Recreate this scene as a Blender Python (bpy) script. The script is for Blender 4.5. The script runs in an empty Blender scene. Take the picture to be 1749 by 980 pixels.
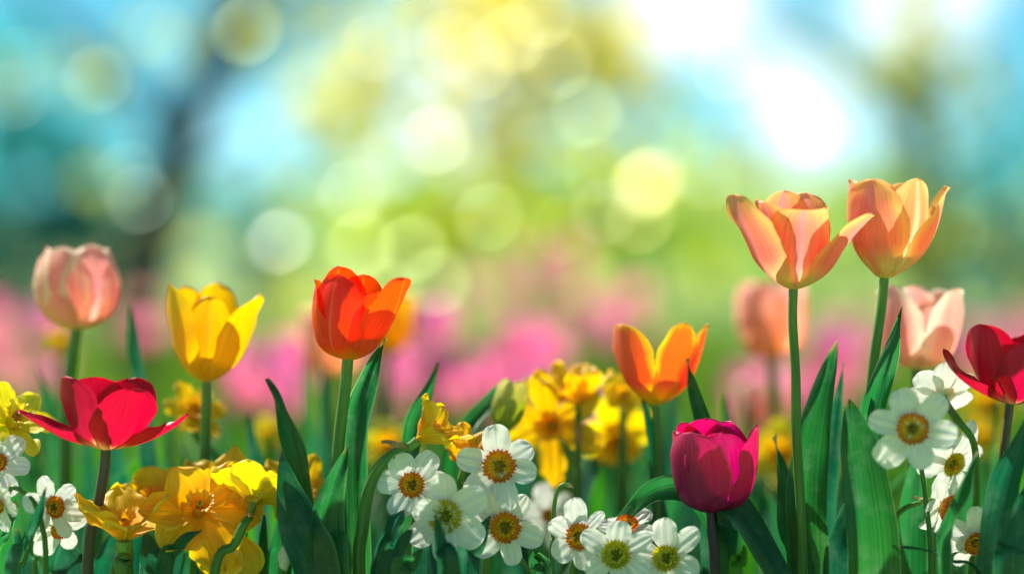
import bpy, math, random
from mathutils import Vector, Matrix, noise
R = math.radians
rnd = random.Random(7)
scene = bpy.context.scene
COL = scene.collection

# ------------------------------------------------------------------ camera, sky, sun, exposure
CAM_H = 0.45
FOCUS = 1.5
FPX = 85.0 / 36.0 * 1749.0
cam_d = bpy.data.cameras.new('camera')
cam = bpy.data.objects.new('camera', cam_d)
COL.objects.link(cam)
cam.location = (0, 0, CAM_H)
cam.rotation_euler = (R(90), 0, 0)
cam_d.lens = 85
cam_d.sensor_width = 36
cam_d.clip_start = 0.05
cam_d.clip_end = 2000
cam_d.dof.use_dof = True
cam_d.dof.focus_distance = FOCUS
cam_d.dof.aperture_fstop = 1.58
scene.camera = cam

SUN_EL, SUN_AZ = R(52), R(-44)          # to the left and a little behind the flower bed
w = bpy.data.worlds.new('World')
scene.world = w
w.use_nodes = True
nt = w.node_tree
nt.nodes.clear()
wo = nt.nodes.new('ShaderNodeOutputWorld')
bg = nt.nodes.new('ShaderNodeBackground')
sky = nt.nodes.new('ShaderNodeTexSky')
sky.sky_type = 'NISHITA'
sky.sun_disc = False
sky.sun_elevation = SUN_EL
sky.sun_rotation = SUN_AZ
sky.altitude = 8000
sky.air_density = 1.0
sky.dust_density = 0.0
sky.ozone_density = 6.0
bg.inputs['Strength'].default_value = 0.094
tc = nt.nodes.new('ShaderNodeTexCoord')
# bright cloud added low in the sky to give the white glow, its edges broken up by noise, with thinner cloud elsewhere
def wn_(kind, **kw):
    n = nt.nodes.new(kind)
    for k_, v_ in kw.items():
        setattr(n, k_, v_)
    return n
cn = wn_('ShaderNodeTexNoise')
cn.inputs['Scale'].default_value = 13.0
cn.inputs['Detail'].default_value = 6
nt.links.new(tc.outputs['Generated'], cn.inputs['Vector'])
fac = None
for az_, el_, rad_, amp_ in ((3.9, 6.8, 0.05, 0.36), (6.9, 3.7, 0.055, 0.31), (-2.0, 2.6, 0.06, 0.3), (-1.0, 6.0, 0.05, 0.3), (9.2, 6.8, 0.04, 0.28)):
    vd = wn_('ShaderNodeVectorMath', operation='DISTANCE')
    vd.inputs[1].default_value = (math.sin(R(az_)) * math.cos(R(el_)), math.cos(R(az_)) * math.cos(R(el_)), math.sin(R(el_)))
    nt.links.new(tc.outputs['Generated'], vd.inputs[0])
    mr_ = wn_('ShaderNodeMapRange', interpolation_type='SMOOTHSTEP')
    mr_.inputs['From Min'].default_value = rad_
    mr_.inputs['From Max'].default_value = 0.0
    mr_.inputs['To Max'].default_value = amp_
    nt.links.new(vd.outputs['Value'], mr_.inputs['Value'])
    if fac is None:
        fac = mr_.outputs[0]
    else:
        ad_ = wn_('ShaderNodeMath', operation='ADD')
        nt.links.new(fac, ad_.inputs[0]); nt.links.new(mr_.outputs[0], ad_.inputs[1])
        fac = ad_.outputs[0]
ad_ = wn_('ShaderNodeMath', operation='ADD')
nt.links.new(fac, ad_.inputs[0]); nt.links.new(cn.outputs['Fac'], ad_.inputs[1])
cr = wn_('ShaderNodeMapRange', interpolation_type='SMOOTHSTEP')
cr.inputs['From Min'].default_value = 0.56
cr.inputs['From Max'].default_value = 1.05
nt.links.new(ad_.outputs[0], cr.inputs['Value'])
tint = nt.nodes.new('ShaderNodeMixRGB'); tint.blend_type = 'MULTIPLY'
tint.inputs['Fac'].default_value = 1
tint.inputs['Color2'].default_value = (0.66, 1.20, 0.74, 1)
mx = nt.nodes.new('ShaderNodeMixRGB')
mx.inputs['Color2'].default_value = (13.0, 13.0, 12.7, 1)
nt.links.new(cr.outputs[0], mx.inputs['Fac'])
nt.links.new(sky.outputs['Color'], tint.inputs['Color1'])
nt.links.new(tint.outputs['Color'], mx.inputs['Color1'])
nt.links.new(mx.outputs['Color'], bg.inputs['Color'])
nt.links.new(bg.outputs['Background'], wo.inputs['Surface'])

sun_d = bpy.data.lights.new('sun', 'SUN')
sun_d.energy = 4.5
sun_d.angle = R(1.0)
sun_d.color = (1.0, 0.94, 0.84)
sun = bpy.data.objects.new('sun', sun_d)
COL.objects.link(sun)
sdir = Vector((math.sin(SUN_AZ) * math.cos(SUN_EL), math.cos(SUN_AZ) * math.cos(SUN_EL), math.sin(SUN_EL)))
sun.rotation_euler = sdir.to_track_quat('Z', 'Y').to_euler()

scene.view_settings.view_transform = 'Standard'
scene.view_settings.look = 'None'
scene.view_settings.gamma = 1
scene.view_settings.exposure = 1.22
scene.render.engine = 'CYCLES'
cy = scene.cycles
cy.use_denoising = True
cy.max_bounces = 7
cy.diffuse_bounces = 4
cy.glossy_bounces = 2
cy.transmission_bounces = 5
cy.transparent_max_bounces = 6
cy.sample_clamp_indirect = 6

# ------------------------------------------------------------------ helpers
def P(px, py, d=FOCUS):
    """a spot in the garden, from its bearing and its distance from the path"""
    return Vector(((px - 874.5) / FPX * d, d, CAM_H - (py - 490.0) / FPX * d))

def link(o, parent=None):
    COL.objects.link(o)
    if parent is not None:
        o.parent = parent
    return o

def thing(name, label, cat, loc, group=None):
    o = bpy.data.objects.new(name, None)
    o.empty_display_size = 0.02
    COL.objects.link(o)
    o.location = loc
    o['label'] = label
    o['category'] = cat
    if group:
        o['group'] = group
    return o

class MB:
    """collects verts / faces / uvs for one mesh"""
    def __init__(s):
        s.v, s.f, s.uv, s.mi = [], [], [], []
    def grid(s, rows, uvs, mi=0, closed=False):
        b = len(s.v)
        nr, nc = len(rows), len(rows[0])
        for r in rows:
            s.v.extend(r)
        for i in range(nr - 1):
            for j in range(nc if closed else nc - 1):
                k = (j + 1) % nc
                s.f.append((b + i * nc + j, b + i * nc + k, b + (i + 1) * nc + k, b + (i + 1) * nc + j))
                s.mi.append(mi)
                u = uvs
                uk = u[i][k] if k else (1.0, u[i][0][1])
                uk2 = u[i + 1][k] if k else (1.0, u[i + 1][0][1])
                s.uv.append((u[i][j], uk, uk2, u[i + 1][j]))
    def face(s, pts, uv, mi=0):
        b = len(s.v)
        s.v.extend(pts)
        s.f.append(tuple(range(b, b + len(pts))))
        s.uv.append(uv)
        s.mi.append(mi)
    def build(s, name, mats, parent=None, origin=Vector((0, 0, 0)), smooth=True):
        me = bpy.data.meshes.new(name)
        me.from_pydata([(p - origin)[:] for p in s.v], [], s.f)
        uvl = me.uv_layers.new(name='UVMap')
        flat = []
        for q in s.uv:
            for a in q:
                flat.extend(a)
        uvl.data.foreach_set('uv', flat)
        if not isinstance(mats, (list, tuple)):
            mats = [mats]
        for m in mats:
            me.materials.append(m)
        me.polygons.foreach_set('material_index', s.mi)
        if smooth:
            me.polygons.foreach_set('use_smooth', [True] * len(me.polygons))
        me.update()
        return link(bpy.data.objects.new(name, me), parent)

def interp(tab, t):
    if t <= tab[0][0]:
        return tab[0][1]
    for (a, va), (b, vb) in zip(tab, tab[1:]):
        if t <= b:
            k = (t - a) / (b - a)
            k = k * k * (3 - 2 * k) * 0.5 + k * 0.5
            return va + (vb - va) * k
    return tab[-1][1]

def catmull(pts, n):
    pts = [Vector(p) for p in pts]
    if len(pts) == 2:
        return [pts[0].lerp(pts[1], i / n) for i in range(n + 1)]
    q = [pts[0] * 2 - pts[1]] + pts + [pts[-1] * 2 - pts[-2]]
    out = []
    m = len(pts) - 1
    for i in range(n + 1):
        x = i / n * m
        k = min(int(x), m - 1)
        t = x - k
        a, b, c, d = q[k:k + 4]
        out.append(0.5 * ((2 * b) + (c - a) * t + (2 * a - 5 * b + 4 * c - d) * t * t + (3 * b - a - 3 * c + d) * t ** 3))
    return out

def tube(mb, pts, r0, r1, n=18, seg=10, mi=0):
    cl = catmull(pts, n)
    rows, uvs = [], []
    prev = None
    for i, p in enumerate(cl):
        t = (cl[min(i + 1, n)] - cl[max(i - 1, 0)]).normalized()
        if prev is None:
            a = t.cross(Vector((0, 1, 0.13))).normalized()
        else:
            a = (prev - t * prev.dot(t)).normalized()
        prev = a
        b = t.cross(a)
        f = i / n
        r = (r0 + (r1 - r0) * f) * (1 + 0.05 * noise.noise(p * 60))
        rows.append([p + (a * math.cos(2 * math.pi * j / seg) + b * math.sin(2 * math.pi * j / seg)) * r for j in range(seg)])
        uvs.append([(j / seg, f) for j in range(seg)])
    mb.grid(rows, uvs, mi, closed=True)
    mb.grid([rows[-1], [cl[-1] + (v - cl[-1]) * 0.05 for v in rows[-1]]], [uvs[-1], uvs[-1]], mi, closed=True)

def wshape(t, tp, wb, p, q=1.0):
    if t < tp:
        return wb + (1 - wb) * math.sin(math.pi / 2 * t / tp) ** 0.95
    x = (t - tp) / (1 - tp)
    return max(0.0, 1 - x ** p) ** (q / p)

def frame(axis, ref):
    A = axis.normalized()
    X = (ref - A * ref.dot(A)).normalized()
    return A, X, A.cross(X)

SEED = [1]
def petal(mb, c, A, X, Y, az, angs, L, W, tp=0.5, wb=0.25, p=2.2, q=1.0, r0=0.0, cup=1.1, cupmin=0.5, ruf=0.0,
          rib=0.0, lift=0.0, bend=0.0, nu=14, nv=20, mi=0, tipcup=None, asym=0.0, flute=0.0):
    """one petal: a spine that leaves the flower's axis at the angles in ANGS, a width along it, cupped across"""
    SEED[0] += 1
    sd = SEED[0] * 3.77
    a = R(az)
    D = X * math.cos(a) + Y * math.sin(a)
    B = A.cross(D)
    rows, uvs = [], []
    pos = c + D * r0 + A * lift
    rr = r0
    pt = 0.0
    for i in range(nv + 1):
        s = i / nv
        t = 1 - (1 - s) ** 1.55
        dt = t - pt
        for k in range(4):
            th = R(interp(angs, pt + dt * (k + 0.5) / 4))
            pos = pos + (D * math.sin(th) + A * math.cos(th)) * (L * dt / 4)
            rr += math.sin(th) * L * dt / 4
        pt = t
        th = R(interp(angs, t))
        T = D * math.sin(th) + A * math.cos(th)
        N = D * math.cos(th) - A * math.sin(th)          # outward
        w_ = W * wshape(t, tp, wb, p, q)
        rho = max(abs(rr) * cup, W * cupmin)
        if tipcup is not None:
            k = max(0, (t - 0.6) / 0.4)
            rho = rho * (1 - k) + W * tipcup * k
        side = B * math.cos(bend * t) + T * 0
        row, uvr = [], []
        for j in range(nu + 1):
            u = 2 * j / nu - 1
            we = w_ * (1 + 0.05 * noise.noise(Vector((t * 7.0, (1 if u > 0 else -1) * 3.0 + sd, sd))) + 0.03 * noise.noise(Vector((t * 22.0, (1 if u > 0 else -1) * 5.0, sd))))
            g = u * we / rho
            g = max(-1.75, min(1.75, g))
            lat = rho * math.sin(g)
            inn = rho * (1 - math.cos(g))
            q_ = pos + B * (lat + asym * L * t * t) - N * inn
            e = abs(u) ** 2 * (0.3 + t)
            q_ = q_ + N * (ruf * L * e * noise.noise(Vector((u * 1.3 + sd, t * 5.0, sd))))
            q_ = q_ + N * (0.018 * L * noise.noise(Vector((u * 1.1, t * 2.2 + sd, sd * 2))) * t)
            q_ = q_ + N * (flute * L * math.cos(u * 9.5 + sd) * t * (1 - u * u))
            q_ = q_ + N * (rib * L * math.exp(-(u * 5) ** 2) * math.sin(math.pi * min(1, t * 1.1)))
            q_ = q_ + T * (0.012 * L * noise.noise(Vector((u * 3.0 + sd, sd, 1.5))) * t)
            row.append(q_)
            uvr.append(((u + 1) / 2, t))
        rows.append(row)
        uvs.append(uvr)
    mb.grid(rows, uvs, mi)

def leaf_mesh(mb, pts, W, tp=0.42, wb=0.45, p=1.55, fold=0.5, face=0.0, twist=0.0, nv=30, nu=10, mi=0, wav=0.07):
    """a lance-shaped leaf along PTS, base first"""
    SEED[0] += 1
    sd = SEED[0] * 2.31
    cl = catmull(pts, nv)
    ln = sum((b - a).length for a, b in zip(cl, cl[1:]))
    rows, uvs = [], []
    for i, c in enumerate(cl):
        t = i / nv
        T = (cl[min(i + 1, nv)] - cl[max(i - 1, 0)]).normalized()
        F = Vector((0, -1, 0.05))
        F = (F - T * F.dot(T))
        if F.length < 0.15:
            F = Vector((0, -0.3, 1)) - T * T.z
        F.normalize()
        ang = R(face + twist * t)
        S = T.cross(F)
        N = F * math.cos(ang) + S * math.sin(ang)
        S = T.cross(N)
        w_ = W * wshape(t, tp, wb, p, 1.25)
        row, uvr = [], []
        for j in range(nu + 1):
            u = 2 * j / nu - 1
            g = fold * (1 - 0.4 * t)
            off = math.sqrt(u * u + 0.05) * math.sin(g)
            we = w_ * (1 + 0.10 * noise.noise(Vector((t * 4.0, (1 if u > 0 else -1) * 3.0 + sd, sd))))
            q = c + S * (u * we * math.cos(g)) + N * (off * w_)
            q = q + N * (wav * ln * 0.35 * noise.noise(Vector((sd, t * 4.5, u * 0.8))) * abs(u))
            row.append(q)
            uvr.append(((u + 1) / 2, t))
        rows.append(row)
        uvs.append(uvr)
    mb.grid(rows, uvs, mi)

# ------------------------------------------------------------------ materials
def mat(name):
    m = bpy.data.materials.new(name)
    m.use_nodes = True
    m.node_tree.nodes.clear()
    return m, m.node_tree

def nd(t, kind, **kw):
    n = t.nodes.new(kind)
    for k, v in kw.items():
        setattr(n, k, v)
    return n

def ramp(t, stops):
    n = nd(t, 'ShaderNodeValToRGB')
    e = n.color_ramp.elements
    while len(e) < len(stops):
        e.new(0.5)
    for el, (p, c) in zip(e, stops):
        el.position = p
        el.color = (*c, 1)
    return n

def thin(name, stops, edge=None, edge_at=(0.75, 1.0), mid=None, trans=0.45, tcol=1.0, rough=0.45, streak=0.25, sscale=(26, 1.6),
         spec=0.35, tsat=1.15, bump=0.15, edge_v=0.0, mid_w=0.18, bloom=None):
    """thin plant tissue: colour from base to tip, an edge colour, a midrib colour, fine streaks lengthwise, light coming through"""
    m, t = mat(name)
    L = t.links.new
    out = nd(t, 'ShaderNodeOutputMaterial')
    uv = nd(t, 'ShaderNodeUVMap')
    sep = nd(t, 'ShaderNodeSeparateXYZ')
    L(uv.outputs[0], sep.inputs[0])
    oi = nd(t, 'ShaderNodeObjectInfo')
    # streak noise
    mpn = nd(t, 'ShaderNodeCombineXYZ')
    m1 = nd(t, 'ShaderNodeMath', operation='MULTIPLY'); m1.inputs[1].default_value = sscale[0]
    m2 = nd(t, 'ShaderNodeMath', operation='MULTIPLY'); m2.inputs[1].default_value = sscale[1]
    m3 = nd(t, 'ShaderNodeMath', operation='MULTIPLY'); m3.inputs[1].default_value = 37.0
    L(sep.outputs[0], m1.inputs[0]); L(sep.outputs[1], m2.inputs[0]); L(oi.outputs['Random'], m3.inputs[0])
    L(m1.outputs[0], mpn.inputs[0]); L(m2.outputs[0], mpn.inputs[1]); L(m3.outputs[0], mpn.inputs[2])
    no = nd(t, 'ShaderNodeTexNoise')
    no.inputs['Scale'].default_value = 1.0
    no.inputs['Detail'].default_value = 4
    L(mpn.outputs[0], no.inputs['Vector'])
    # base to tip, jittered by the streaks
    ja = nd(t, 'ShaderNodeMath', operation='MULTIPLY_ADD'); ja.inputs[1].default_value = 0.22; 
    L(no.outputs['Fac'], ja.inputs[0]); L(sep.outputs[1], ja.inputs[2])
    js = nd(t, 'ShaderNodeMath', operation='SUBTRACT'); js.inputs[1].default_value = 0.11
    L(ja.outputs[0], js.inputs[0])
    rp = ramp(t, stops)
    L(js.outputs[0], rp.inputs['Fac'])
    col = rp.outputs['Color']
    # distance from the midline 0..1
    d1 = nd(t, 'ShaderNodeMath', operation='MULTIPLY_ADD'); d1.inputs[1].default_value = 2; d1.inputs[2].default_value = -1
    L(sep.outputs[0], d1.inputs[0])
    d2 = nd(t, 'ShaderNodeMath', operation='ABSOLUTE'); L(d1.outputs[0], d2.inputs[0])
    if mid is not None:
        rm = nd(t, 'ShaderNodeMapRange', interpolation_type='SMOOTHSTEP')
        rm.inputs['From Min'].default_value = mid_w; rm.inputs['From Max'].default_value = 0.0
        L(d2.outputs[0], rm.inputs['Value'])
        mm = nd(t, 'ShaderNodeMixRGB'); mm.inputs['Color2'].default_value = (*mid, 1)
        k = nd(t, 'ShaderNodeMath', operation='MULTIPLY'); k.inputs[1].default_value = 0.8
        L(rm.outputs[0], k.inputs[0]); L(k.outputs[0], mm.inputs['Fac']); L(col, mm.inputs['Color1'])
        col = mm.outputs['Color']
    if edge is not None:
        jd = nd(t, 'ShaderNodeMath', operation='MULTIPLY_ADD'); jd.inputs[1].default_value = 0.35
        L(no.outputs['Fac'], jd.inputs[0]); L(d2.outputs[0], jd.inputs[2])
        jv = nd(t, 'ShaderNodeMath', operation='SUBTRACT'); jv.inputs[1].default_value = 0.17
        L(jd.outputs[0], jv.inputs[0])
        src = jv.outputs[0]
        if edge_v:
            pv = nd(t, 'ShaderNodeMath', operation='POWER'); pv.inputs[1].default_value = 3
            L(sep.outputs[1], pv.inputs[0])
            av = nd(t, 'ShaderNodeMath', operation='MULTIPLY_ADD'); av.inputs[1].default_value = edge_v
            L(pv.outputs[0], av.inputs[0]); L(src, av.inputs[2])
            src = av.outputs[0]
        re_ = nd(t, 'ShaderNodeMapRange', interpolation_type='SMOOTHSTEP')
        re_.inputs['From Min'].default_value = edge_at[0]; re_.inputs['From Max'].default_value = edge_at[1]
        L(src, re_.inputs['Value'])
        me_ = nd(t, 'ShaderNodeMixRGB'); me_.inputs['Color2'].default_value = (*edge, 1)
        L(re_.outputs[0], me_.inputs['Fac']); L(col, me_.inputs['Color1'])
        col = me_.outputs['Color']
    # streak value
    sv = nd(t, 'ShaderNodeMapRange'); sv.inputs['From Min'].default_value = 0.3; sv.inputs['From Max'].default_value = 0.7
    sv.inputs['To Min'].default_value = 1 - streak; sv.inputs['To Max'].default_value = 1 + streak * 0.6
    L(no.outputs['Fac'], sv.inputs['Value'])
    hv = nd(t, 'ShaderNodeHueSaturation')
    L(sv.outputs[0], hv.inputs['Value']); L(col, hv.inputs['Color'])
    jr = nd(t, 'ShaderNodeMapRange'); jr.inputs['To Min'].default_value = 0.493; jr.inputs['To Max'].default_value = 0.507
    L(oi.outputs['Random'], jr.inputs['Value']); L(jr.outputs[0], hv.inputs['Hue'])
    col = hv.outputs['Color']
    if bloom is not None:        # patchy waxy bloom and a few scars
        oc = nd(t, 'ShaderNodeTexCoord'); bn = nd(t, 'ShaderNodeTexNoise'); bn.inputs['Scale'].default_value = 55; bn.inputs['Detail'].default_value = 7; bn.inputs['Roughness'].default_value = .7
        L(oc.outputs['Object'], bn.inputs['Vector'])
        bm_ = nd(t, 'ShaderNodeMapRange', interpolation_type='SMOOTHSTEP'); bm_.inputs['From Min'].default_value = .46; bm_.inputs['From Max'].default_value = .78; bm_.inputs['To Max'].default_value = .55
        L(bn.outputs['Fac'], bm_.inputs['Value'])
        bx = nd(t, 'ShaderNodeMixRGB'); bx.inputs['Color2'].default_value = (*bloom, 1)
        L(bm_.outputs[0], bx.inputs['Fac']); L(col, bx.inputs['Color1'])
        col = bx.outputs['Color']
    bp = nd(t, 'ShaderNodeBump'); bp.inputs['Strength'].default_value = bump; bp.inputs['Distance'].default_value = 0.001
    L(no.outputs['Fac'], bp.inputs['Height'])
    pr = nd(t, 'ShaderNodeBsdfPrincipled')
    pr.inputs['Roughness'].default_value = rough
    pr.inputs['Specular IOR Level'].default_value = spec
    L(col, pr.inputs['Base Color']); L(bp.outputs[0], pr.inputs['Normal'])
    tr = nd(t, 'ShaderNodeBsdfTranslucent')
    th_ = nd(t, 'ShaderNodeHueSaturation'); th_.inputs['Saturation'].default_value = tsat; th_.inputs['Value'].default_value = tcol
    L(col, th_.inputs['Color'])
    L(th_.outputs['Color'], tr.inputs['Color']); L(bp.outputs[0], tr.inputs['Normal'])
    ms = nd(t, 'ShaderNodeMixShader'); ms.inputs['Fac'].default_value = trans
    L(pr.outputs[0], ms.inputs[1]); L(tr.outputs[0], ms.inputs[2])
    L(ms.outputs[0], out.inputs['Surface'])
    return m

def solid(name, col, rough=0.6, var=0.2, scale=40, spec=0.3, col2=None):
    m, t = mat(name)
    L = t.links.new
    out = nd(t, 'ShaderNodeOutputMaterial')
    pr = nd(t, 'ShaderNodeBsdfPrincipled')
    tc_ = nd(t, 'ShaderNodeTexCoord')
    no = nd(t, 'ShaderNodeTexNoise'); no.inputs['Scale'].default_value = scale; no.inputs['Detail'].default_value = 5
    L(tc_.outputs['Object'], no.inputs['Vector'])
    c2 = col2 or tuple(min(1, c * (1 + var)) for c in col)
    rp = ramp(t, [(0.3, tuple(c * (1 - var) for c in col)), (0.7, c2)])
    L(no.outputs['Fac'], rp.inputs['Fac']); L(rp.outputs[0], pr.inputs['Base Color'])
    pr.inputs['Roughness'].default_value = rough
    pr.inputs['Specular IOR Level'].default_value = spec
    bp = nd(t, 'ShaderNodeBump'); bp.inputs['Strength'].default_value = 0.25; bp.inputs['Distance'].default_value = 0.002
    L(no.outputs['Fac'], bp.inputs['Height']); L(bp.outputs[0], pr.inputs['Normal'])
    L(pr.outputs[0], out.inputs['Surface'])
    return m

M = {}
M['leaf'] = thin('leaf_green', [(0, (0.06, 0.17, 0.035)), (0.5, (0.024, 0.13, 0.035)), (0.96, (0.022, 0.11, 0.035)), (1, (0.2, 0.16, 0.05))], edge=(0.14, 0.28, 0.10), edge_at=(0.92, 1.05),
                 trans=0.5, tcol=2.1, tsat=1.15, bloom=(0.10, 0.19, 0.11), rough=0.36, spec=0.5, streak=0.42, sscale=(34, 0.7), bump=0.4)
M['leaf_blue'] = thin('leaf_bluish', [(0, (0.035, 0.12, 0.045)), (0.5, (0.014, 0.09, 0.045)), (0.96, (0.014, 0.085, 0.04)), (1, (0.16, 0.13, 0.05))], edge=(0.10, 0.24, 0.11), edge_at=(0.92, 1.05),
                      trans=0.45, tcol=1.9, bloom=(0.09, 0.17, 0.12), rough=0.36, spec=0.5, streak=0.42, sscale=(34, 0.7), bump=0.4)
M['leaf_bright'] = thin('leaf_fresh', [(0, (0.07, 0.22, 0.03)), (1, (0.06, 0.20, 0.03))], trans=0.5, tcol=1.7, rough=0.4, streak=0.3, sscale=(30, 0.7))
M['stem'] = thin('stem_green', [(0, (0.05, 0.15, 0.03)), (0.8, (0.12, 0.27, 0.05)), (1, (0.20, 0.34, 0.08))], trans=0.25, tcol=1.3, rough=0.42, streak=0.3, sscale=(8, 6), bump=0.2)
M['stem_dark'] = thin('stem_reddish', [(0, (0.07, 0.07, 0.04)), (1, (0.11, 0.085, 0.055))], trans=0.12, rough=0.45, streak=0.2, sscale=(8, 3), bump=0.1)
M['stem_purple'] = thin('stem_purple', [(0, (0.025, 0.035, 0.035)), (1, (0.045, 0.02, 0.05))], trans=0.1, rough=0.45, streak=0.2, sscale=(8, 3), bump=0.1)
CREAM = (0.72, 0.62, 0.30)
M['crimson'] = thin('petal_crimson', [(0.0, (0.70, 0.60, 0.34)), (0.15, (0.62, 0.40, 0.22)), (0.28, (0.46, 0.02, 0.045)), (1, (0.52, 0.008, 0.028))],
                    edge=(0.60, 0.03, 0.06), edge_at=(0.9, 1.1), trans=0.55, tcol=1.15, rough=0.4, streak=0.22, sscale=(38, 1.0))
M['dark_crimson'] = thin('petal_dark_crimson', [(0.0, (0.6, 0.46, 0.30)), (0.12, (0.5, 0.22, 0.16)), (0.24, (0.46, 0.014, 0.05)), (1, (0.58, 0.010, 0.045))],
                         trans=0.52, tcol=1.25, rough=0.4, streak=0.2, sscale=(42, 1.0))
M['scarlet'] = thin('petal_scarlet', [(0.0, (0.82, 0.55, 0.03)), (0.12, (0.8, 0.36, 0.02)), (0.3, (0.84, 0.085, 0.035)), (1, (0.88, 0.07, 0.03))],
                    mid=(0.80, 0.25, 0.12), mid_w=0.08, trans=0.55, tcol=1.2, rough=0.33, streak=0.2, sscale=(42, 0.9), spec=0.4)
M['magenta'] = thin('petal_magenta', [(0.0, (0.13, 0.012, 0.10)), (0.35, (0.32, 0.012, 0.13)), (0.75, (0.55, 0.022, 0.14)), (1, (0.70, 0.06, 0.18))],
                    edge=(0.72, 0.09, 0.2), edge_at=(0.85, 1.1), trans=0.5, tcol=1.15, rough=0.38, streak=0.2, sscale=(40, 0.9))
M['peach'] = thin('petal_peach', [(0.0, (0.86, 0.72, 0.20)), (0.2, (0.88, 0.66, 0.28)), (0.40, (0.87, 0.28, 0.20)), (0.8, (0.88, 0.30, 0.19)), (1, (0.90, 0.46, 0.17))],
                  edge=(0.90, 0.50, 0.17), edge_at=(0.6, 1.05), edge_v=0.35, mid=(0.89, 0.32, 0.34), mid_w=0.25, trans=0.48, tcol=1.1, tsat=1.05, rough=0.42, streak=0.16, sscale=(44, 0.9))
M['peach_rib_highlight'] = thin('petal_peach_rib_highlight', [(0.0, (0.86, 0.72, 0.20)), (0.25, (0.88, 0.60, 0.28)), (0.5, (0.87, 0.34, 0.18)), (1, (0.90, 0.50, 0.18))],
                      edge=(0.92, 0.60, 0.24), edge_at=(0.5, 1.0), edge_v=0.3, mid=(0.93, 0.80, 0.46), mid_w=0.2, trans=0.48, tcol=1.1, tsat=1.05, rough=0.42, streak=0.16, sscale=(44, 0.9))  # pale midline paints the highlight down the front petal
M['yellow'] = thin('petal_yellow', [(0.0, (0.84, 0.52, 0.02)), (0.5, (0.87, 0.46, 0.01)), (1, (0.90, 0.53, 0.018))],
                   trans=0.48, tcol=1.1, rough=0.42, streak=0.14, sscale=(44, 0.9))
M['flame'] = thin('petal_flame', [(0.0, (0.90, 0.68, 0.01)), (0.2, (0.90, 0.60, 0.02)), (0.36, (0.86, 0.17, 0.09)), (0.94, (0.87, 0.20, 0.10)), (1, (0.90, 0.5, 0.05))],
                  edge=(0.92, 0.60, 0.06), edge_at=(0.68, 1.05), edge_v=0.12, trans=0.48, tcol=1.1, rough=0.4, streak=0.16, sscale=(44, 0.9))
M['pink'] = thin('petal_pink', [(0.0, (0.88, 0.74, 0.42)), (0.25, (0.89, 0.47, 0.33)), (0.6, (0.87, 0.30, 0.29)), (1, (0.90, 0.46, 0.38))],
                 edge=(0.94, 0.80, 0.60), edge_at=(0.45, 1.0), edge_v=0.15, trans=0.45, tcol=1.1, tsat=1.0, rough=0.45, streak=0.16, sscale=(40, 0.9))
M['salmon'] = thin('petal_salmon', [(0.0, (0.88, 0.68, 0.3)), (0.3, (0.89, 0.46, 0.24)), (1, (0.89, 0.42, 0.33))],
                   edge=(0.92, 0.68, 0.55), edge_at=(0.5, 1.0), trans=0.55, tcol=1.25, tsat=1.0, rough=0.45, streak=0.16)
M['white'] = thin('petal_white', [(0.0, (0.62, 0.70, 0.42)), (0.14, (0.80, 0.82, 0.72)), (1, (0.85, 0.86, 0.82))],
                  trans=0.34, tcol=1.0, tsat=1.0, rough=0.5, streak=0.12, sscale=(26, 0.7), bump=0.5)
M['lemon'] = thin('petal_lemon', [(0.0, (0.78, 0.56, 0.03)), (0.3, (0.88, 0.68, 0.04)), (1, (0.90, 0.74, 0.08))],
                  edge=(0.92, 0.80, 0.16), edge_at=(0.8, 1.1), trans=0.45, tcol=1.1, rough=0.45, streak=0.16, sscale=(26, 0.8), bump=0.35)
M['gold'] = thin('petal_gold', [(0.0, (0.82, 0.46, 0.015)), (0.4, (0.88, 0.49, 0.012)), (1, (0.90, 0.58, 0.03))],
                 edge=(0.92, 0.72, 0.10), edge_at=(0.75, 1.1), trans=0.45, tcol=1.1, rough=0.45, streak=0.16, sscale=(26, 0.8), bump=0.35)
M['amber'] = thin('trumpet_amber', [(0.0, (0.82, 0.42, 0.015)), (0.6, (0.88, 0.44, 0.012)), (1, (0.90, 0.54, 0.03))],
                  trans=0.45, tcol=1.1, rough=0.45, streak=0.2, sscale=(60, 0.8), bump=0.35)
M['budgreen'] = thin('petal_bud_green', [(0, (0.25, 0.36, 0.05)), (0.6, (0.42, 0.45, 0.06)), (1, (0.72, 0.62, 0.2))], trans=.4, rough=.45)
M['cup_orange'] = thin('corona_orange', [(0.0, (0.36, 0.22, 0.02)), (0.18, (0.80, 0.46, 0.02)), (0.45, (0.86, 0.36, 0.012)), (0.8, (0.84, 0.22, 0.012)), (1, (0.74, 0.10, 0.012))],
                       trans=0.3, rough=0.55, streak=0.4, sscale=(90, 1.2), bump=0.6)
M['cup_olive'] = thin('corona_olive', [(0.0, (0.22, 0.22, 0.02)), (0.4, (0.56, 0.48, 0.03)), (1, (0.62, 0.50, 0.035))],
                       trans=0.3, rough=0.55, streak=0.4, sscale=(90, 1.2), bump=0.6)
M['anther'] = solid('anther_yellow', (0.80, 0.34, 0.02), 0.75, 0.35, 900, spec=.08)
M['anther_olive'] = solid('anther_olive', (0.56, 0.46, 0.05), 0.75, 0.35, 900, spec=.08)
M['anther_dark'] = solid('pistil_green', (0.12, 0.13, 0.03), 0.7, 0.3, 900, spec=.08)
M['sheath'] = thin('sheath_papery', [(0, (0.30, 0.32, 0.12)), (0.4, (0.46, 0.36, 0.18)), (1, (0.38, 0.26, 0.13))], trans=.4, rough=.6, streak=.4)
M['sepal'] = solid('spathe_papery', (0.36, 0.30, 0.16), 0.7, 0.3, 300)

def ground_pt(x, y):
    return Vector((x, y, 0.0))

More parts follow.
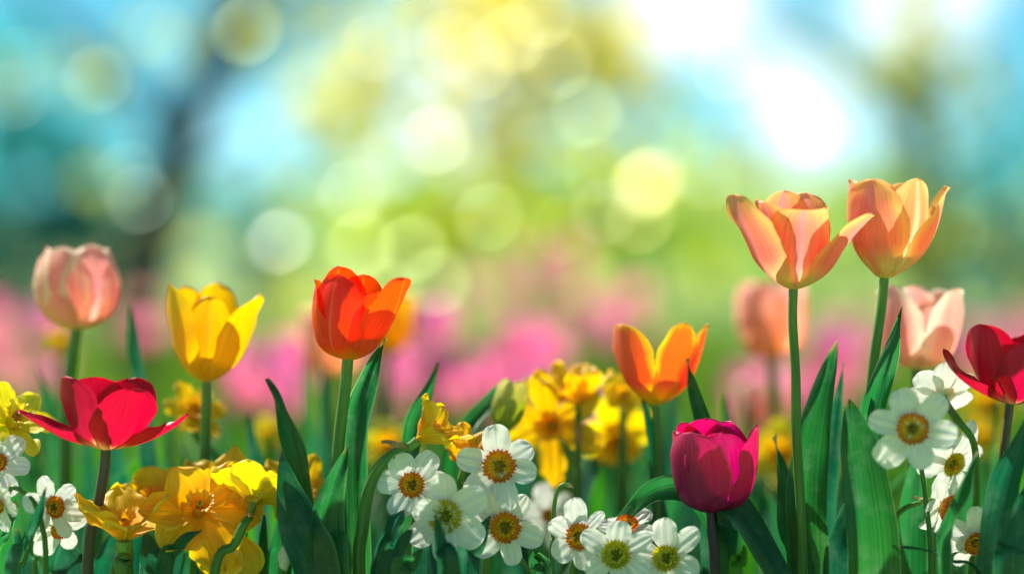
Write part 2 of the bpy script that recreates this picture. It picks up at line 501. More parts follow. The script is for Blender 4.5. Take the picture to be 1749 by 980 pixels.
# ------------------------------------------------------------------ tulips
TUL = dict(
    egg=[(0, 82), (.2, 62), (.45, 18), (.7, -8), (1, -32)],
    cup=[(0, 84), (.18, 62), (.42, 14), (.75, 0), (1, -12)],
    bowl=[(0, 80), (.2, 62), (.5, 34), (.8, 16), (1, 10)],
    goblet=[(0, 62), (.2, 44), (.5, 14), (.8, 4), (1, 2)],
    flare=[(0, 60), (.25, 42), (.5, 22), (.75, 32), (1, 60)],
    vase=[(0, 68), (.2, 46), (.45, 12), (.7, 8), (1, 18)],
    vflare=[(0, 68), (.22, 48), (.48, 18), (.72, 32), (1, 62)],
    vee=[(0, 46), (.25, 36), (.55, 20), (.8, 6), (1, 2)],
    wide=[(0, 72), (.3, 62), (.6, 50), (1, 46)],
)
def add_angs(tab, a, tip=0.0):
    return [(t, v + a * min(1, t * 2 + 0.3) + tip * max(0, (t - 0.7) / 0.3)) for t, v in tab]

def leaf_part(parent, base, pts, W, m='leaf', **kw):
    """pts: tip first, as bearings; the base is on the ground beside the stem"""
    d0 = pts[-1][2]
    wp = [P(*p) for p in pts][::-1]
    low = wp[0]
    if low.z > 0.03:
        g = ground_pt(low.x * 0.7 + base.x * 0.3, base.y * 0.6 + d0 * 0.4)
        g.z = 0.0
        wp = [g, g.lerp(low, 0.5) + (low - wp[1]) * 0.12] + wp
    mb = MB()
    leaf_mesh(mb, wp, W * FOCUS / FPX / 2, **kw)
    return mb.build('leaf', M[m], parent, base)

def tulip(label, base, stem, petals, m, d=FOCUS, tilt=(0, 0), stem_m='stem', stem_w=16, leaves=(), preset='egg', L=170, W=80, pm=None, group=None, shade_w=1):
    k = d / FPX
    c = P(base[0], base[1], d)
    last = P(stem[-1][0], stem[-1][1], d)
    foot = ground_pt(last.x + (last.x - c.x) * 0.12, d + rnd.uniform(-.01, .01))
    t = thing('tulip', label, 'tulip', foot, group)
    A = Vector((math.sin(R(tilt[0])), -math.sin(R(tilt[1])), 1)).normalized()
    A, X, Y = frame(A, Vector((0, -1, 0)))
    mb = MB()
    sp = [c + A * (0.004)] + [P(x, y, d) for x, y in stem]
    sp.append(sp[-1].lerp(foot, 0.5) + Vector(((sp[-1].x - c.x) * 0.1, 0, 0)))
    sp.append(foot)
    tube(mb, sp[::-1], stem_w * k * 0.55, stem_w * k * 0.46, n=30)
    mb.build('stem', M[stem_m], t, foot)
    mb = MB()
    pc = c + A * (0.012)
    tube(mb, [c + A * 0.003, pc + A * 0.002, pc + A * 0.010], 0.0035, 0.0028, n=8, seg=8)
    mb.build('pistil', M['anther_dark'], t, foot)
    for i, pp in enumerate(petals):
        az, a = pp[0], pp[1]
        o = dict(pp[2]) if len(pp) > 2 else {}
        pl, pw = o.pop('L', L), o.pop('W', W)
        angs = o.pop('angs', TUL[o.pop('preset', preset)])
        angs = add_angs(angs, a, o.pop('tip', 0))
        mm = o.pop('m', m)
        kw = dict(tp=0.52, wb=0.3, p=2.3, r0=0.0022 * (0.7 if o.pop('inner', False) else 1.0), cup=1.08, cupmin=0.55, ruf=0.05, rib=0.012, nu=16, nv=24)
        kw.update(o)
        mb = MB()
        petal(mb, c, A, X, Y, az, angs, pl * k, pw * k, **kw)
        mb.build('petal', M[mm], t, foot)
    for lf in leaves:
        kw = dict(lf[2]) if len(lf) > 2 else {}
        pts = [(x, y, z if z else d) for x, y, z in lf[0]]
        leaf_part(t, foot, pts, lf[1], **kw)
    return t

# ------------------------------------------------------------------ daffodils and narcissi
def star(name, label, cat, center, axis, d=FOCUS, r=62, w=0.34, roll=0, reflex=6, petals=None, cup=(20, 9), m='white', cm='cup_orange',
         stem=None, stem_w=9, p=2.4, q=1.0, tp=0.58, trumpet=False, group=None, leaves=(), fringe=True, stem_m='stem', drop=(), fm='anther', ruf=0.10, bentneck=True, hue=None):
    k = d / FPX
    c = P(center[0], center[1], d)
    Av = Vector((axis[0], -axis[2], axis[1]))
    ref = Vector((0, 0, 1)) if abs(Av.normalized().z) < 0.9 else Vector((0, -1, 0))
    A, X, Y = frame(Av, ref)
    sp = [P(x, y, d + (dd[0] if dd else 0)) for x, y, *dd in stem]
    lastp = sp[-1]
    foot = ground_pt(lastp.x + rnd.uniform(-.02, .02), lastp.y + rnd.uniform(0, .02))
    t = thing(name, label, cat, foot, group)
    back = c - A * (r * k * 0.30)
    mb = MB()
    pts = [c - A * 0.001, back] + sp + [lastp.lerp(foot, 0.5), foot]
    tube(mb, pts[::-1], stem_w * k * 0.6, stem_w * k * 0.42, n=40, seg=9)
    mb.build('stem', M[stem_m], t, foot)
    # papery sheath round the neck
    mb = MB()
    dn = (sp[0] - back).normalized()
    At, Xt, Yt = frame(dn, Vector((0.3, -1, 0.2)))
    petal(mb, back + dn * 0.002, At, Xt, Yt, rnd.uniform(0, 360), [(0, 20), (.3, 6), (1, rnd.uniform(8, 30))], r * k * 0.62, r * k * 0.085, tp=.3, wb=.7, p=1.3, r0=stem_w * k * .5, cup=1.2, cupmin=.6, ruf=.2, nu=8, nv=12)
    mb.build('sheath', M['sheath'], t, foot)
    n = 6
    for i in range(n):
        if i in drop:
            continue
        az = roll + i * 60 + rnd.uniform(-9, 9)
        inner = i % 2
        o = {}
        if petals and i in petals:
            o = dict(petals[i])
        rf = reflex + rnd.uniform(-13, 13) + o.pop('a', 0)
        Lp = r * rnd.uniform(0.86, 1.06) * o.pop('L', 1)
        Wp = r * w * (0.92 if inner else 1.05) * rnd.uniform(.82, 1.08) * o.pop('W', 1)
        az += o.pop('az', 0)
        tip = o.pop('tip', rnd.uniform(-22, 26))
        b0 = 40 if trumpet else 72
        angs = [(0, b0), (.2, 88 - rf), (.6, 90 - rf - 4), (1, 90 - rf + tip)]
        kw = dict(tp=tp, wb=0.2, p=p, q=q, r0=0.0015, cup=2.0, cupmin=1.25, ruf=ruf, rib=-0.022, flute=0.022, lift=(-0.0008 if not inner else 0.0004), nu=14, nv=20)
        kw.update(o)
        mb = MB()
        petal(mb, c, A, X, Y, az, angs, Lp * k, Wp * k, **kw)
        mb.build('petal', M[m], t, foot)
    # corona
    Rk, Hk = cup[0] * k, cup[1] * k
    nseg, nr = 132, 12
    waves = 11 if trumpet else 24
    sd = rnd.uniform(0, 50)
    mb = MB()
    rows, uvs = [], []
    for i in range(nr + 1):
        v = i / nr
        row, uvr = [], []
        for j in range(nseg):
            th = 2 * math.pi * j / nseg
            if trumpet:
                rr = Rk * (0.48 + 0.22 * v + 0.42 * v ** 5)
                hh = Hk * v - Hk * 0.10 * v ** 8
                am = Rk * 0.09 * v ** 4
            else:
                rr = Rk * (0.30 + 0.70 * v ** 0.85)
                hh = Hk * (v ** 1.6)
                am = Rk * 0.085 * v ** 1.5
            jag = noise.noise(Vector((math.cos(th) * 3 + sd, math.sin(th) * 3, v)))
            rr += am * (math.sin(waves * th + 3 * jag) + 0.8 * jag)
            hh += am * (0.9 * math.cos(waves * th + 4 * jag) + 0.6 * noise.noise(Vector((th * 9, sd, 0))))
            row.append(c + A * (hh + 0.0012) + (X * math.cos(th) + Y * math.sin(th)) * rr)
            uvr.append((j / nseg, v))
        rows.append(row)
        uvs.append(uvr)
    mb.grid(rows, uvs, 0, closed=True)
    cen = c + A * 0.0004
    for j in range(nseg):
        mb.face([cen, rows[0][j], rows[0][(j + 1) % nseg]], [(0.5, 0), (j / nseg, 0), ((j + 1) / nseg, 0)])
    cup_o = mb.build('corona', M[cm], t, foot)
    # stamens
    if trumpet:
        for a in range(6):
            th = a * math.pi / 3
            e = (X * math.cos(th) + Y * math.sin(th))
            mb = MB()
            tube(mb, [c + e * Rk * 0.12, c + e * Rk * 0.2 + A * Hk * 0.5, c + e * Rk * 0.24 + A * Hk * 0.78], 0.0007, 0.0011, n=6, seg=6)
            mb.build('stamen', M['anther'], cup_o, foot)
    else:
        for a in range(30 if fringe else 6):
            th = a * 2.39996
            e = (X * math.cos(th) + Y * math.sin(th))
            q0 = (0.16 + 0.60 * math.sqrt((a + 0.5) / 30)) if fringe else 0.16
            mb = MB()
            b_ = c + e * Rk * q0 * 0.75 + A * (Hk * q0 ** 1.6 + 0.0006)
            ln = Rk * rnd.uniform(0.16, 0.28)
            tp_ = b_ + A * ln + e * ln * rnd.uniform(-0.1, 0.7) + Y * ln * rnd.uniform(-.3, .3)
            tube(mb, [b_, b_.lerp(tp_, 0.6), tp_], 0.00035, 0.0007, n=4, seg=5)
            mb.build('stamen', M[fm if a > 5 else 'anther_dark'], cup_o, foot)
    if leaves:
        for lf in leaves:
            kw = dict(lf[2]) if len(lf) > 2 else {}
            leaf_part(t, foot, [(x, y, z if z else d) for x, y, z in lf[0]], lf[1], **kw)
    return t

# ------------------------------------------------------------------ the sharp row of tulips
g_t = 'tulips in the flower bed'
tulip('open crimson tulip with cream base and one petal folded out low on each side',
      (180, 768), [(178, 800), (166, 870), (150, 960)],
      [(205, 2, dict(L=158, W=66, inner=True)), (160, 0, dict(L=160, W=64, inner=True)),
       (282, 14, dict(L=158, W=44, preset='wide', tip=-6, cup=.7, cupmin=.5)),
       (80, 10, dict(L=158, W=48, preset='wide', tip=-18, cup=.7, cupmin=.5)),
       (-46, -7, dict(L=164, W=64, inner=True, tip=6)),
       (32, 2, dict(L=166, W=62, p=2.5, tip=-4, cup=1.1))],
      'crimson', preset='bowl', tilt=(4, 4), stem_m='stem_dark', stem_w=19,
      leaves=[([(30, 860, 1.50), (10, 905, 1.52), (-15, 980, 1.54)], 34, dict(face=50))])
tulip('scarlet red tulip with yellow base, tallest sharp red bloom above a curved leaf',
      (594, 614), [(590, 660), (580, 740), (574, 820), (570, 980)],
      [(215, -6, dict(L=190, W=62, inner=True, tip=-8)), (165, -4, dict(L=176, W=56, inner=True)),
       (66, 11, dict(L=182, W=60, tip=2, preset='goblet', cup=.9, p=2.4)),
       (270, 2, dict(L=165, W=60, inner=True)),
       (52, 2, dict(L=152, W=52, inner=True, tip=-4)),
       (-28, -4, dict(L=178, W=64, tip=-10, cup=1.02, p=2.1))],
      'scarlet', preset='cup', tilt=(4, 2), stem_w=21,
      leaves=[([(660, 578, 1.51), (632, 640, 1.51), (612, 720, 1.51), (608, 820, 1.51), (612, 980, 1.51)], 50, dict(face=-38, twist=20, fold=.45, tp=.6)),
              ([(594, 758, 1.485), (570, 830, 1.485), (555, 900, 1.485), (560, 980, 1.485)], 74, dict(face=14, fold=.45, m='leaf')),
              ([(480, 768, 1.49), (492, 830, 1.485), (512, 900, 1.48), (545, 1010, 1.48)], 84, dict(face=10, fold=.35, m='leaf_blue', tp=.5, p=1.3)),
              ([(454, 647, 1.53), (476, 690, 1.53), (500, 745, 1.53), (515, 820, 1.53), (535, 990, 1.53)], 46, dict(face=-20, fold=.5))])
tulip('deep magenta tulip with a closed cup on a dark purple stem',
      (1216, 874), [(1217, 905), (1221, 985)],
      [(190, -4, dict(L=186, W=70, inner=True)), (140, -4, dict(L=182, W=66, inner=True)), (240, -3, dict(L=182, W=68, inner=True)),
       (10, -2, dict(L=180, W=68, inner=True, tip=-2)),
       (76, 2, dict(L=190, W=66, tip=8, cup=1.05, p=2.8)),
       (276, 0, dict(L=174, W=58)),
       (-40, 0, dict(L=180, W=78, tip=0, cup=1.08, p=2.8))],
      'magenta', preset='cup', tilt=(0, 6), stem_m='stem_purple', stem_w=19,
      leaves=[([(1040, 905, 1.53), (1080, 868, 1.52), (1130, 838, 1.51), (1190, 842, 1.51), (1225, 905, 1.52), (1240, 985, 1.52)], 58, dict(face=25, fold=.4, tp=.5)),
              ([(1385, 1090, 1.46), (1335, 985, 1.475), (1285, 900, 1.49), (1245, 862, 1.50), (1232, 905, 1.52), (1232, 990, 1.53)], 76, dict(face=-20, fold=.35, m='leaf_blue', tp=.45)),
              ([(1271, 930, 1.47), (1262, 955, 1.47), (1252, 990, 1.47)], 34, dict(face=20, m='leaf_bright'))])
tulip('peach orange tulip with splayed petals, the left of the two tall ones',
      (1355, 494), [(1354, 550), (1359, 640), (1360, 740), (1367, 860), (1371, 985)],
      [(195, -2, dict(L=190, W=58, inner=True, tip=-20, preset='vase')), (160, -2, dict(L=188, W=58, tip=-16, preset='vase')),
       (300, 7, dict(L=208, W=56, preset='vflare', tip=-50, cup=.9, p=2.8)),
       (68, 8, dict(L=188, W=52, preset='vflare', tip=-30, cup=.85, p=2.4)),
       (-58, -2, dict(L=178, W=50, inner=True, tip=26, preset='vase', cup=.95)),
       (62, -6, dict(L=160, W=48, inner=True, preset='vase', tip=0)),
       (2, 0, dict(L=172, W=60, preset='vase', tip=44, cup=1.08, p=2.4))],
      'peach', preset='goblet', tilt=(2, 3), stem_w=17,
      leaves=[([(1430, 582, 1.52), (1408, 660, 1.52), (1388, 760, 1.52), (1380, 860, 1.52), (1385, 985, 1.52)], 76, dict(face=-16, fold=.5, tp=.5)),
              ([(1440, 620, 1.56), (1425, 720, 1.56), (1408, 840, 1.56), (1400, 985, 1.56)], 60, dict(face=10, fold=.4, m='leaf_blue')),
              ([(1322, 745, 1.55), (1335, 830, 1.53), (1350, 900, 1.52), (1362, 985, 1.52)], 66, dict(face=25, fold=.45, m='leaf'))])
tulip('peach tulip with a painted highlight along one rib and cupped petals, right of the two tall ones',
      (1510, 475), [(1505, 530), (1492, 620), (1484, 700), (1478, 800), (1480, 985)],
      [(205, -2, dict(L=190, W=66, inner=True)), (150, -2, dict(L=188, W=62, inner=True)),
       (82, 5, dict(L=196, W=60, tip=-2, cup=.95)),
       (274, 2, dict(L=186, W=64, tip=-8)),
       (34, -6, dict(L=194, W=58, m='peach_rib_highlight', inner=True, tip=-2, rib=.03, p=2.2)),
       (-40, 2, dict(L=188, W=72, tip=-8, cup=1.12, p=2.1))],
      'peach', preset='goblet', tilt=(6, 2), d=1.52, stem_w=18,
      leaves=[([(1540, 524, 1.50), (1524, 590, 1.50), (1506, 660, 1.50), (1494, 740, 1.50), (1490, 985, 1.51)], 52, dict(face=-25, fold=.6)),
              ([(1450, 680, 1.475), (1462, 740, 1.475), (1478, 820, 1.475), (1492, 985, 1.475)], 92, dict(face=-8, fold=.38, tp=.4, p=1.7))])
tulip('dark crimson tulip cut by the right edge with one petal splayed left',
      (1725, 690), [(1720, 730), (1712, 800), (1700, 900), (1695, 985)],
      [(205, -4, dict(L=168, W=62, inner=True)), (150, -2, dict(L=164, W=60, inner=True)),
       (285, 8, dict(L=158, W=36, preset='wide', tip=-34, cup=.7)),
       (95, 6, dict(L=160, W=54)),
       (-60, -8, dict(L=168, W=52, tip=-2, inner=True)),
       (14, -4, dict(L=152, W=62, tip=-4, cup=1.15))],
      'dark_crimson', preset='bowl', tilt=(6, 2), d=1.51, stem_m='stem_dark', stem_w=17,
      leaves=[([(1768, 700, 1.47), (1740, 770, 1.47), (1716, 850, 1.47), (1700, 985, 1.47)], 70, dict(face=-30, fold=.5, m='leaf_blue')),
              ([(1800, 790, 1.45), (1760, 850, 1.45), (1735, 930, 1.45), (1730, 990, 1.45)], 70, dict(face=-20, fold=.5, m='leaf_blue'))])
# softer tulips a little behind
tulip('bright yellow tulip with three pointed petals flaring apart, softly blurred',
      (352, 652), [(352, 700), (350, 800), (352, 985)],
      [(175, -4, dict(L=186, W=48, inner=True)), (225, -2, dict(L=180, W=48, inner=True)),
       (306, -1, dict(L=192, W=50, tip=-4, p=1.8, preset='vase')),
       (60, 7, dict(L=194, W=48, tip=6, p=1.8, q=1.2, cup=.95, preset='vase')),
       (8, -9, dict(L=166, W=46, inner=True, p=2.0, preset='vase'))],
      'yellow', preset='goblet', tilt=(3, 3), d=1.58, stem_w=18, L=175, W=45,
      leaves=[([(222, 522, 1.66), (230, 600, 1.66), (246, 700, 1.66), (262, 985, 1.66)], 34, dict(face=30, m='leaf_blue'))])
tulip('pale pink closed egg-shaped tulip standing at the far left behind a crimson one',
      (132, 562), [(122, 620), (112, 720), (110, 985)],
      [(a, -1, dict(inner=(i % 2 == 1), L=178 + 4 * (i % 2), W=66)) for i, a in enumerate((-20, 40, 100, 160, 220, 280))],
      'pink', preset='egg', d=1.65, tilt=(0, 2), stem_w=22,
      leaves=[([(62, 622, 1.72), (84, 700, 1.72), (100, 800, 1.72), (110, 985, 1.72)], 44, dict(face=20))])
tulip('orange and yellow flamed tulip split wide open like a V, softly blurred',
      (1118, 692), [(1122, 740), (1122, 820), (1120, 985)],
      [(308, 7, dict(L=168, W=58, p=2.6, tip=-6)),
       (30, 4, dict(L=176, W=40, p=2.2, tip=4, preset='goblet')),
       (72, 8, dict(L=174, W=44, p=1.8, q=1.2)),
       (250, 8, dict(L=150, W=44, inner=True)),
       (110, 10, dict(L=150, W=44, inner=True)),
       (-8, -4, dict(L=92, W=42))],
      'flame', preset='goblet', tilt=(2, 5), d=1.58, stem_w=16, L=155, W=48,
      leaves=[([(1090, 640, 1.58), (1102, 720, 1.58), (1118, 820, 1.58), (1128, 985, 1.58)], 40, dict(face=30, m='leaf_blue')),
              ([(1175, 612, 1.54), (1186, 660, 1.54), (1205, 720, 1.54), (1222, 800, 1.54), (1228, 985, 1.54)], 46, dict(face=-25, fold=.6, m='leaf'))])
tulip('pale salmon tulip, hazy and closed, half hidden by the tall peach stem',
      (1318, 612), [(1322, 680), (1328, 800), (1330, 985)],
      [(a, -2, dict(inner=(i % 2 == 1), L=160, W=54)) for i, a in enumerate((-20, 40, 100, 160, 220, 280))],
      'salmon', preset='cup', d=1.88, stem_w=20)
tulip('pink and cream tulip with two rounded lobes beside the white narcissi',
      (1566, 630), [(1565, 680), (1560, 800), (1562, 985)],
      [(180, -2, dict(L=170, W=56)), (225, 0, dict(L=166, W=54, inner=True)), (135, 0, dict(L=166, W=54, inner=True)),
       (-52, 2, dict(L=178, W=62, tip=10)), (50, 2, dict(L=176, W=60, tip=10)), (0, -4, dict(L=140, W=50, inner=True))],
      'pink', preset='cup', d=1.62, tilt=(2, 2), stem_w=20)
tulip('hazy peach tulip behind the scarlet bloom',
      (566, 640), [(566, 700), (562, 820), (560, 985)],
      [(a, 0, dict(inner=(i % 2 == 1), L=140, W=50)) for i, a in enumerate((-10, 50, 110, 170, 230, 290))],
      'salmon', preset='cup', d=2.05, stem_w=20)
tulip('hazy yellow tulip peeping out behind the right of the scarlet bloom',
      (664, 610), [(660, 680), (655, 800), (650, 985)],
      [(a, 0, dict(inner=(i % 2 == 1), L=120, W=44)) for i, a in enumerate((-10, 50, 110, 170, 230, 290))],
      'yellow', preset='goblet', d=2.0, stem_w=20)
tulip('very hazy pale pink tulip low under the salmon one',
      (1300, 735), [(1300, 780), (1300, 985)],
      [(a, -2, dict(inner=(i % 2 == 1), L=110, W=38)) for i, a in enumerate((-20, 40, 100, 160, 220, 280))],
      'pink', preset='cup', d=2.15, stem_w=18)
tulip('plump yellow-green tulip bud leaning right above the orange narcissus',
      (858, 735), [(845, 790), (835, 860), (832, 985)],
      [(a, -12, dict(inner=(i % 2 == 1), L=96, W=15, tip=-10)) for i, a in enumerate((-20, 40, 100, 160, 220, 280))],
      'budgreen', preset='goblet', d=1.58, tilt=(14, 2), stem_w=15,
      leaves=[([(872, 648, 1.62), (838, 690, 1.60), (800, 740, 1.58), (778, 800, 1.58), (772, 985, 1.58)], 60, dict(face=-30, m='leaf'))])

# ------------------------------------------------------------------ white narcissi
def wn(label, c, axis, stem, **kw):
    return star('narcissus', label, 'narcissus', c, axis, stem=stem, group='white narcissi among the tulips', **kw)
wn('white narcissus with a deep orange cup beside the bent green stem', (705, 828), (-.12, .12, 1), [(712, 850, .03), (700, 920, .03), (695, 990, .03)], d=1.49, r=66, roll=30, cup=(22, 9))
wn('white narcissus with a wide shaggy olive centre between two orange-cupped ones', (763, 880), (-.25, -.02, 1), [(775, 905, .04), (770, 960, .04), (768, 1000, .04)], d=1.475, r=80, roll=5, cup=(29, 12), cm='cup_olive', fm='anther_olive',
   petals={3: dict(az=-10, a=8), 1: dict(a=30, L=.8)})
wn('largest white narcissus with a ring-shaped orange cup below the amber daffodil', (852, 796), (.05, .1, 1), [(848, 830, .03), (838, 900, .03), (835, 990, .03)], d=1.485, r=72, roll=10, cup=(28, 11))
wn('white narcissus with a rusty orange cup just under the ring-cupped one', (864, 899), (-.08, 0, 1), [(880, 935, .04), (905, 980, .04), (910, 1010, .04)], d=1.49, r=66, roll=18, cup=(26, 11), petals={1: dict(W=1.1)})
wn('white narcissus with a golden brown cup standing alone right of the curled bare stalk', (987, 916), (.14, .1, 1), [(990, 950, .03), (975, 990, .03)], d=1.49, r=62, roll=8, cup=(23, 12), petals={5: dict(W=.55, az=12), 4: dict(W=.5, L=.9)})
wn('small upturned white narcissus showing two orange tufts behind the olive-cupped pair', (1072, 902), (.05, .75, .62), [(1075, 930, .02), (1080, 990, .02)], d=1.52, r=56, roll=20, reflex=-14, cup=(18, 12))
wn('white narcissus with a round olive cup under the two-tufted bloom', (1052, 948), (-.05, .22, 1), [(1050, 985, .03), (1050, 1030, .03)], d=1.47, r=62, roll=0, cup=(25, 13), cm='cup_olive', fm='anther_olive')
wn('white narcissus with an olive cup nearest the purple tulip stem', (1140, 952), (-.3, .12, 1), [(1150, 985, .03), (1150, 1030, .03)], d=1.48, r=70, roll=10, cup=(23, 12), cm='cup_olive', fm='anther_olive', petals={2: dict(a=15)})
wn('big flat white narcissus with a neat orange-rimmed cup beside a broad leaf', (1558, 732), (-.06, .06, 1), [(1568, 770, .03), (1582, 860, .035), (1590, 990, .035)], d=1.452, r=76, roll=22, reflex=-2, cup=(27, 9), fringe=False)
wn('white narcissus seen from behind, topmost of the cluster under the pink tulip', (1612, 676), (-.15, .62, -.75), [(1640, 722, -.02), (1664, 760, -.015), (1668, 850, 0), (1660, 990, 0)], d=1.52, r=62, w=.42, roll=0, reflex=18, cup=(20, 8), stem_w=12, stem_m='stem')
wn('white narcissus with loose yellow stamens tucked below the big flat one', (1622, 790), (.45, -.3, .8), [(1600, 830, .04), (1596, 990, .04)], d=1.53, r=76, roll=40, cup=(22, 10), cm='cup_olive')
wn('nodding white narcissus with an orange cup on a hooked stalk', (1606, 860), (.78, -.35, .5), [(1572, 858, 0), (1542, 870, 0), (1526, 900, 0), (1524, 990, 0)], d=1.50, r=56, roll=30, cup=(24, 16), reflex=-10)
wn('lowest white narcissus of the right cluster, nodding, with an orange cup', (1660, 920), (.3, -.42, .85), [(1640, 905, .03), (1625, 930, .03), (1622, 1000, .03)], d=1.51, r=58, roll=0, cup=(22, 14), reflex=-14)
wn('white narcissus in profile with a bristly brown cup near the crimson tulip stem', (86, 868), (.62, .18, .6), [(60, 900, .0), (40, 960, .0), (30, 1000, 0)], d=1.49, r=58, roll=15, cup=(19, 12), stem_m='stem')
wn('white narcissus hanging low with an orange cup under the bristly one', (98, 898), (.45, -.35, .8), [(72, 905, .02), (62, 950, .02), (60, 1000, .02)], d=1.51, r=56, roll=40, cup=(17, 14), reflex=-10)
wn('white narcissus half out of view at the left edge beneath a lemon daffodil', (-6, 792), (.3, .3, .9), [(-10, 830, .03), (-14, 990, .03)], d=1.50, r=56, roll=20, cup=(17, 10))
wn('white narcissus at the left edge on an arched stalk', (2, 858), (-.5, -.3, .8), [(22, 832, 0), (52, 850, 0), (70, 890, 0), (78, 990, 0)], d=1.48, r=46, roll=10, cup=(15, 10))
wn('hazy white narcissus blurred behind the curled bare stalk', (935, 880), (.1, .1, 1), [(935, 920, .03), (935, 990, .03)], d=1.64, r=54, roll=10, cup=(12, 8))

# ------------------------------------------------------------------ yellow daffodils
def yd(label, c, axis, stem, **kw):
    o = dict(m='gold', cm='amber', trumpet=True, p=2.0, q=1.1, w=.36, cup=(26, 40), r=80, stem_w=13, reflex=10, ruf=.16)
    o.update(kw)
    return star('daffodil', label, 'daffodil', c, axis, stem=stem, group='yellow daffodils among the tulips', **o)
yd('golden daffodil opening upward on a fat green base right of the crimson tulip stem', (212, 918), (.02, .92, .35), [(212, 960, 0), (212, 1000, 0)], d=1.49, r=120, w=.36, reflex=34, roll=20, stem_w=34, cup=(21, 44), ruf=.13, p=1.6, q=1.25, petals={2: dict(a=-40, L=.8), 0: dict(tip=50), 4: dict(tip=-30)})
yd('golden daffodil with broad drooping lower petals in the middle of the left cluster', (338, 878), (.18, .62, .72), [(345, 930, .04), (330, 1000, .04)], d=1.50, r=114, w=.37, roll=28, reflex=14, cup=(21, 44), ruf=.13, p=1.6, q=1.25, petals={3: dict(a=-34, W=1.2, L=1.1), 2: dict(a=-20), 4: dict(W=1.15, a=-8, tip=40), 0: dict(a=24, L=.8)})
yd('pale lemon daffodil seen from behind on a slanting green stalk', (432, 858), (.12, .72, -.5), [(418, 892, -.02), (400, 930, -.02), (365, 990, -.02)], d=1.50, r=88, w=.46, m='lemon', roll=6, reflex=26, cup=(30, 46), stem_w=16)
yd('flat golden daffodil between the two others of the left cluster', (385, 862), (-.2, .75, .6), [(380, 910, .03), (382, 1000, .03)], d=1.54, r=106, w=.36, roll=0, reflex=26, cup=(20, 40), ruf=.13, p=1.6, q=1.25)
yd('lemon star daffodil leaning in from the left edge above the white ones', (18, 728), (.42, .55, .45), [(8, 748, 0), (-20, 790, 0), (-40, 990, 0)], d=1.53, r=82, w=.3, m='lemon', cm='lemon', roll=12, reflex=16, cup=(24, 40), stem_w=16)
yd('yellow daffodil in profile on a sharply bent thick green stalk', (716, 750), (.78, .66, .12), [(690, 766, 0), (655, 790, 0), (632, 830, 0), (620, 900, 0), (614, 990, 0)], d=1.49, r=88, w=.28, roll=0, reflex=46, cup=(20, 40), stem_w=20, m='gold')
yd('amber daffodil with narrow upright petals right beside the bent-stalked one', (792, 800), (.2, .85, .3), [(790, 850, .02), (786, 990, .02)], d=1.52, r=88, w=.28, m='amber', roll=30, reflex=44, cup=(22, 38))
yd('soft yellow daffodil with two upright petals, highest of the blurred middle group', (988, 690), (.04, .95, .2), [(988, 730, 0), (985, 990, 0)], d=1.62, r=90, w=.3, roll=38, reflex=46, cup=(20, 30))
yd('soft golden daffodil with long drooping petals in the blurred middle group', (942, 720), (-.15, -.15, .9), [(960, 700, .05), (975, 740, .06), (975, 990, .06)], d=1.63, r=98, w=.27, roll=6, reflex=8, cup=(24, 34), petals={3: dict(L=1.2)})
yd('hazy daffodil with a hanging orange trumpet at the right of the middle group', (1048, 730), (.1, -.6, .7), [(1050, 715, .04), (1062, 760, .05), (1064, 990, .05)], d=1.72, r=78, w=.42, roll=14, reflex=4, cup=(34, 58), m='lemon')
yd('small soft yellow daffodil tucked beside the flamed tulip', (1062, 676), (.2, .4, .8), [(1064, 710, .02), (1070, 990, .02)], d=1.66, r=38, roll=14, cup=(12, 16))
yd('soft lemon daffodil left behind the middle group next to the bud', (905, 715), (-.4, .3, .8), [(915, 760, .03), (915, 990, .03)], d=1.68, r=70, m='lemon', roll=10, cup=(24, 30))
yd('amber-yellow daffodil tucked below the yellow tulip', (332, 712), (.25, .55, .6), [(340, 750, .02), (375, 800, .02), (390, 990, .02)], d=1.64, r=62, w=.32, roll=24, reflex=14, cup=(20, 30))
yd('hazy yellow daffodil behind the leaf beneath the scarlet tulip', (664, 768), (.1, .5, .8), [(664, 800, .02), (664, 990, .02)], d=1.82, r=56, roll=10, cup=(20, 26), m='lemon')
yd('hazy yellow daffodil behind the stem of the left tall peach tulip', (1332, 780), (-.1, .4, .9), [(1335, 820, .03), (1335, 990, .03)], d=1.84, r=70, roll=0, cup=(26, 34), m='lemon')
yd('hazy amber daffodil showing right of the tall paired leaves', (1440, 772), (.1, .3, .9), [(1440, 820, .03), (1440, 990, .03)], d=1.78, r=66, roll=20, cup=(24, 34))
yd('hazy yellow daffodil low behind the dark crimson tulip', (1690, 695), (-.1, .4, .9), [(1690, 740, .03), (1690, 990, .03)], d=1.95, r=66, roll=20, cup=(22, 30), m='lemon')
yd('hazy little yellow daffodil under the dark crimson tulip, beside its stem', (1676, 752), (.1, .4, .9), [(1676, 790, .03), (1676, 990, .03)], d=1.9, r=42, roll=0, cup=(14, 20))
yd('tiny hazy yellow daffodil behind the narrow leaf left of the scarlet tulip', (458, 745), (.1, .5, .9), [(458, 780, .03), (458, 990, .03)], d=1.9, r=34, roll=10, cup=(12, 16), m='lemon')
yd('hazy golden daffodil just under the pale pink egg-shaped tulip', (106, 590), (.1, .5, .8), [(108, 640, .02), (108, 990, .02)], d=2.0, r=36, roll=10, cup=(14, 16))

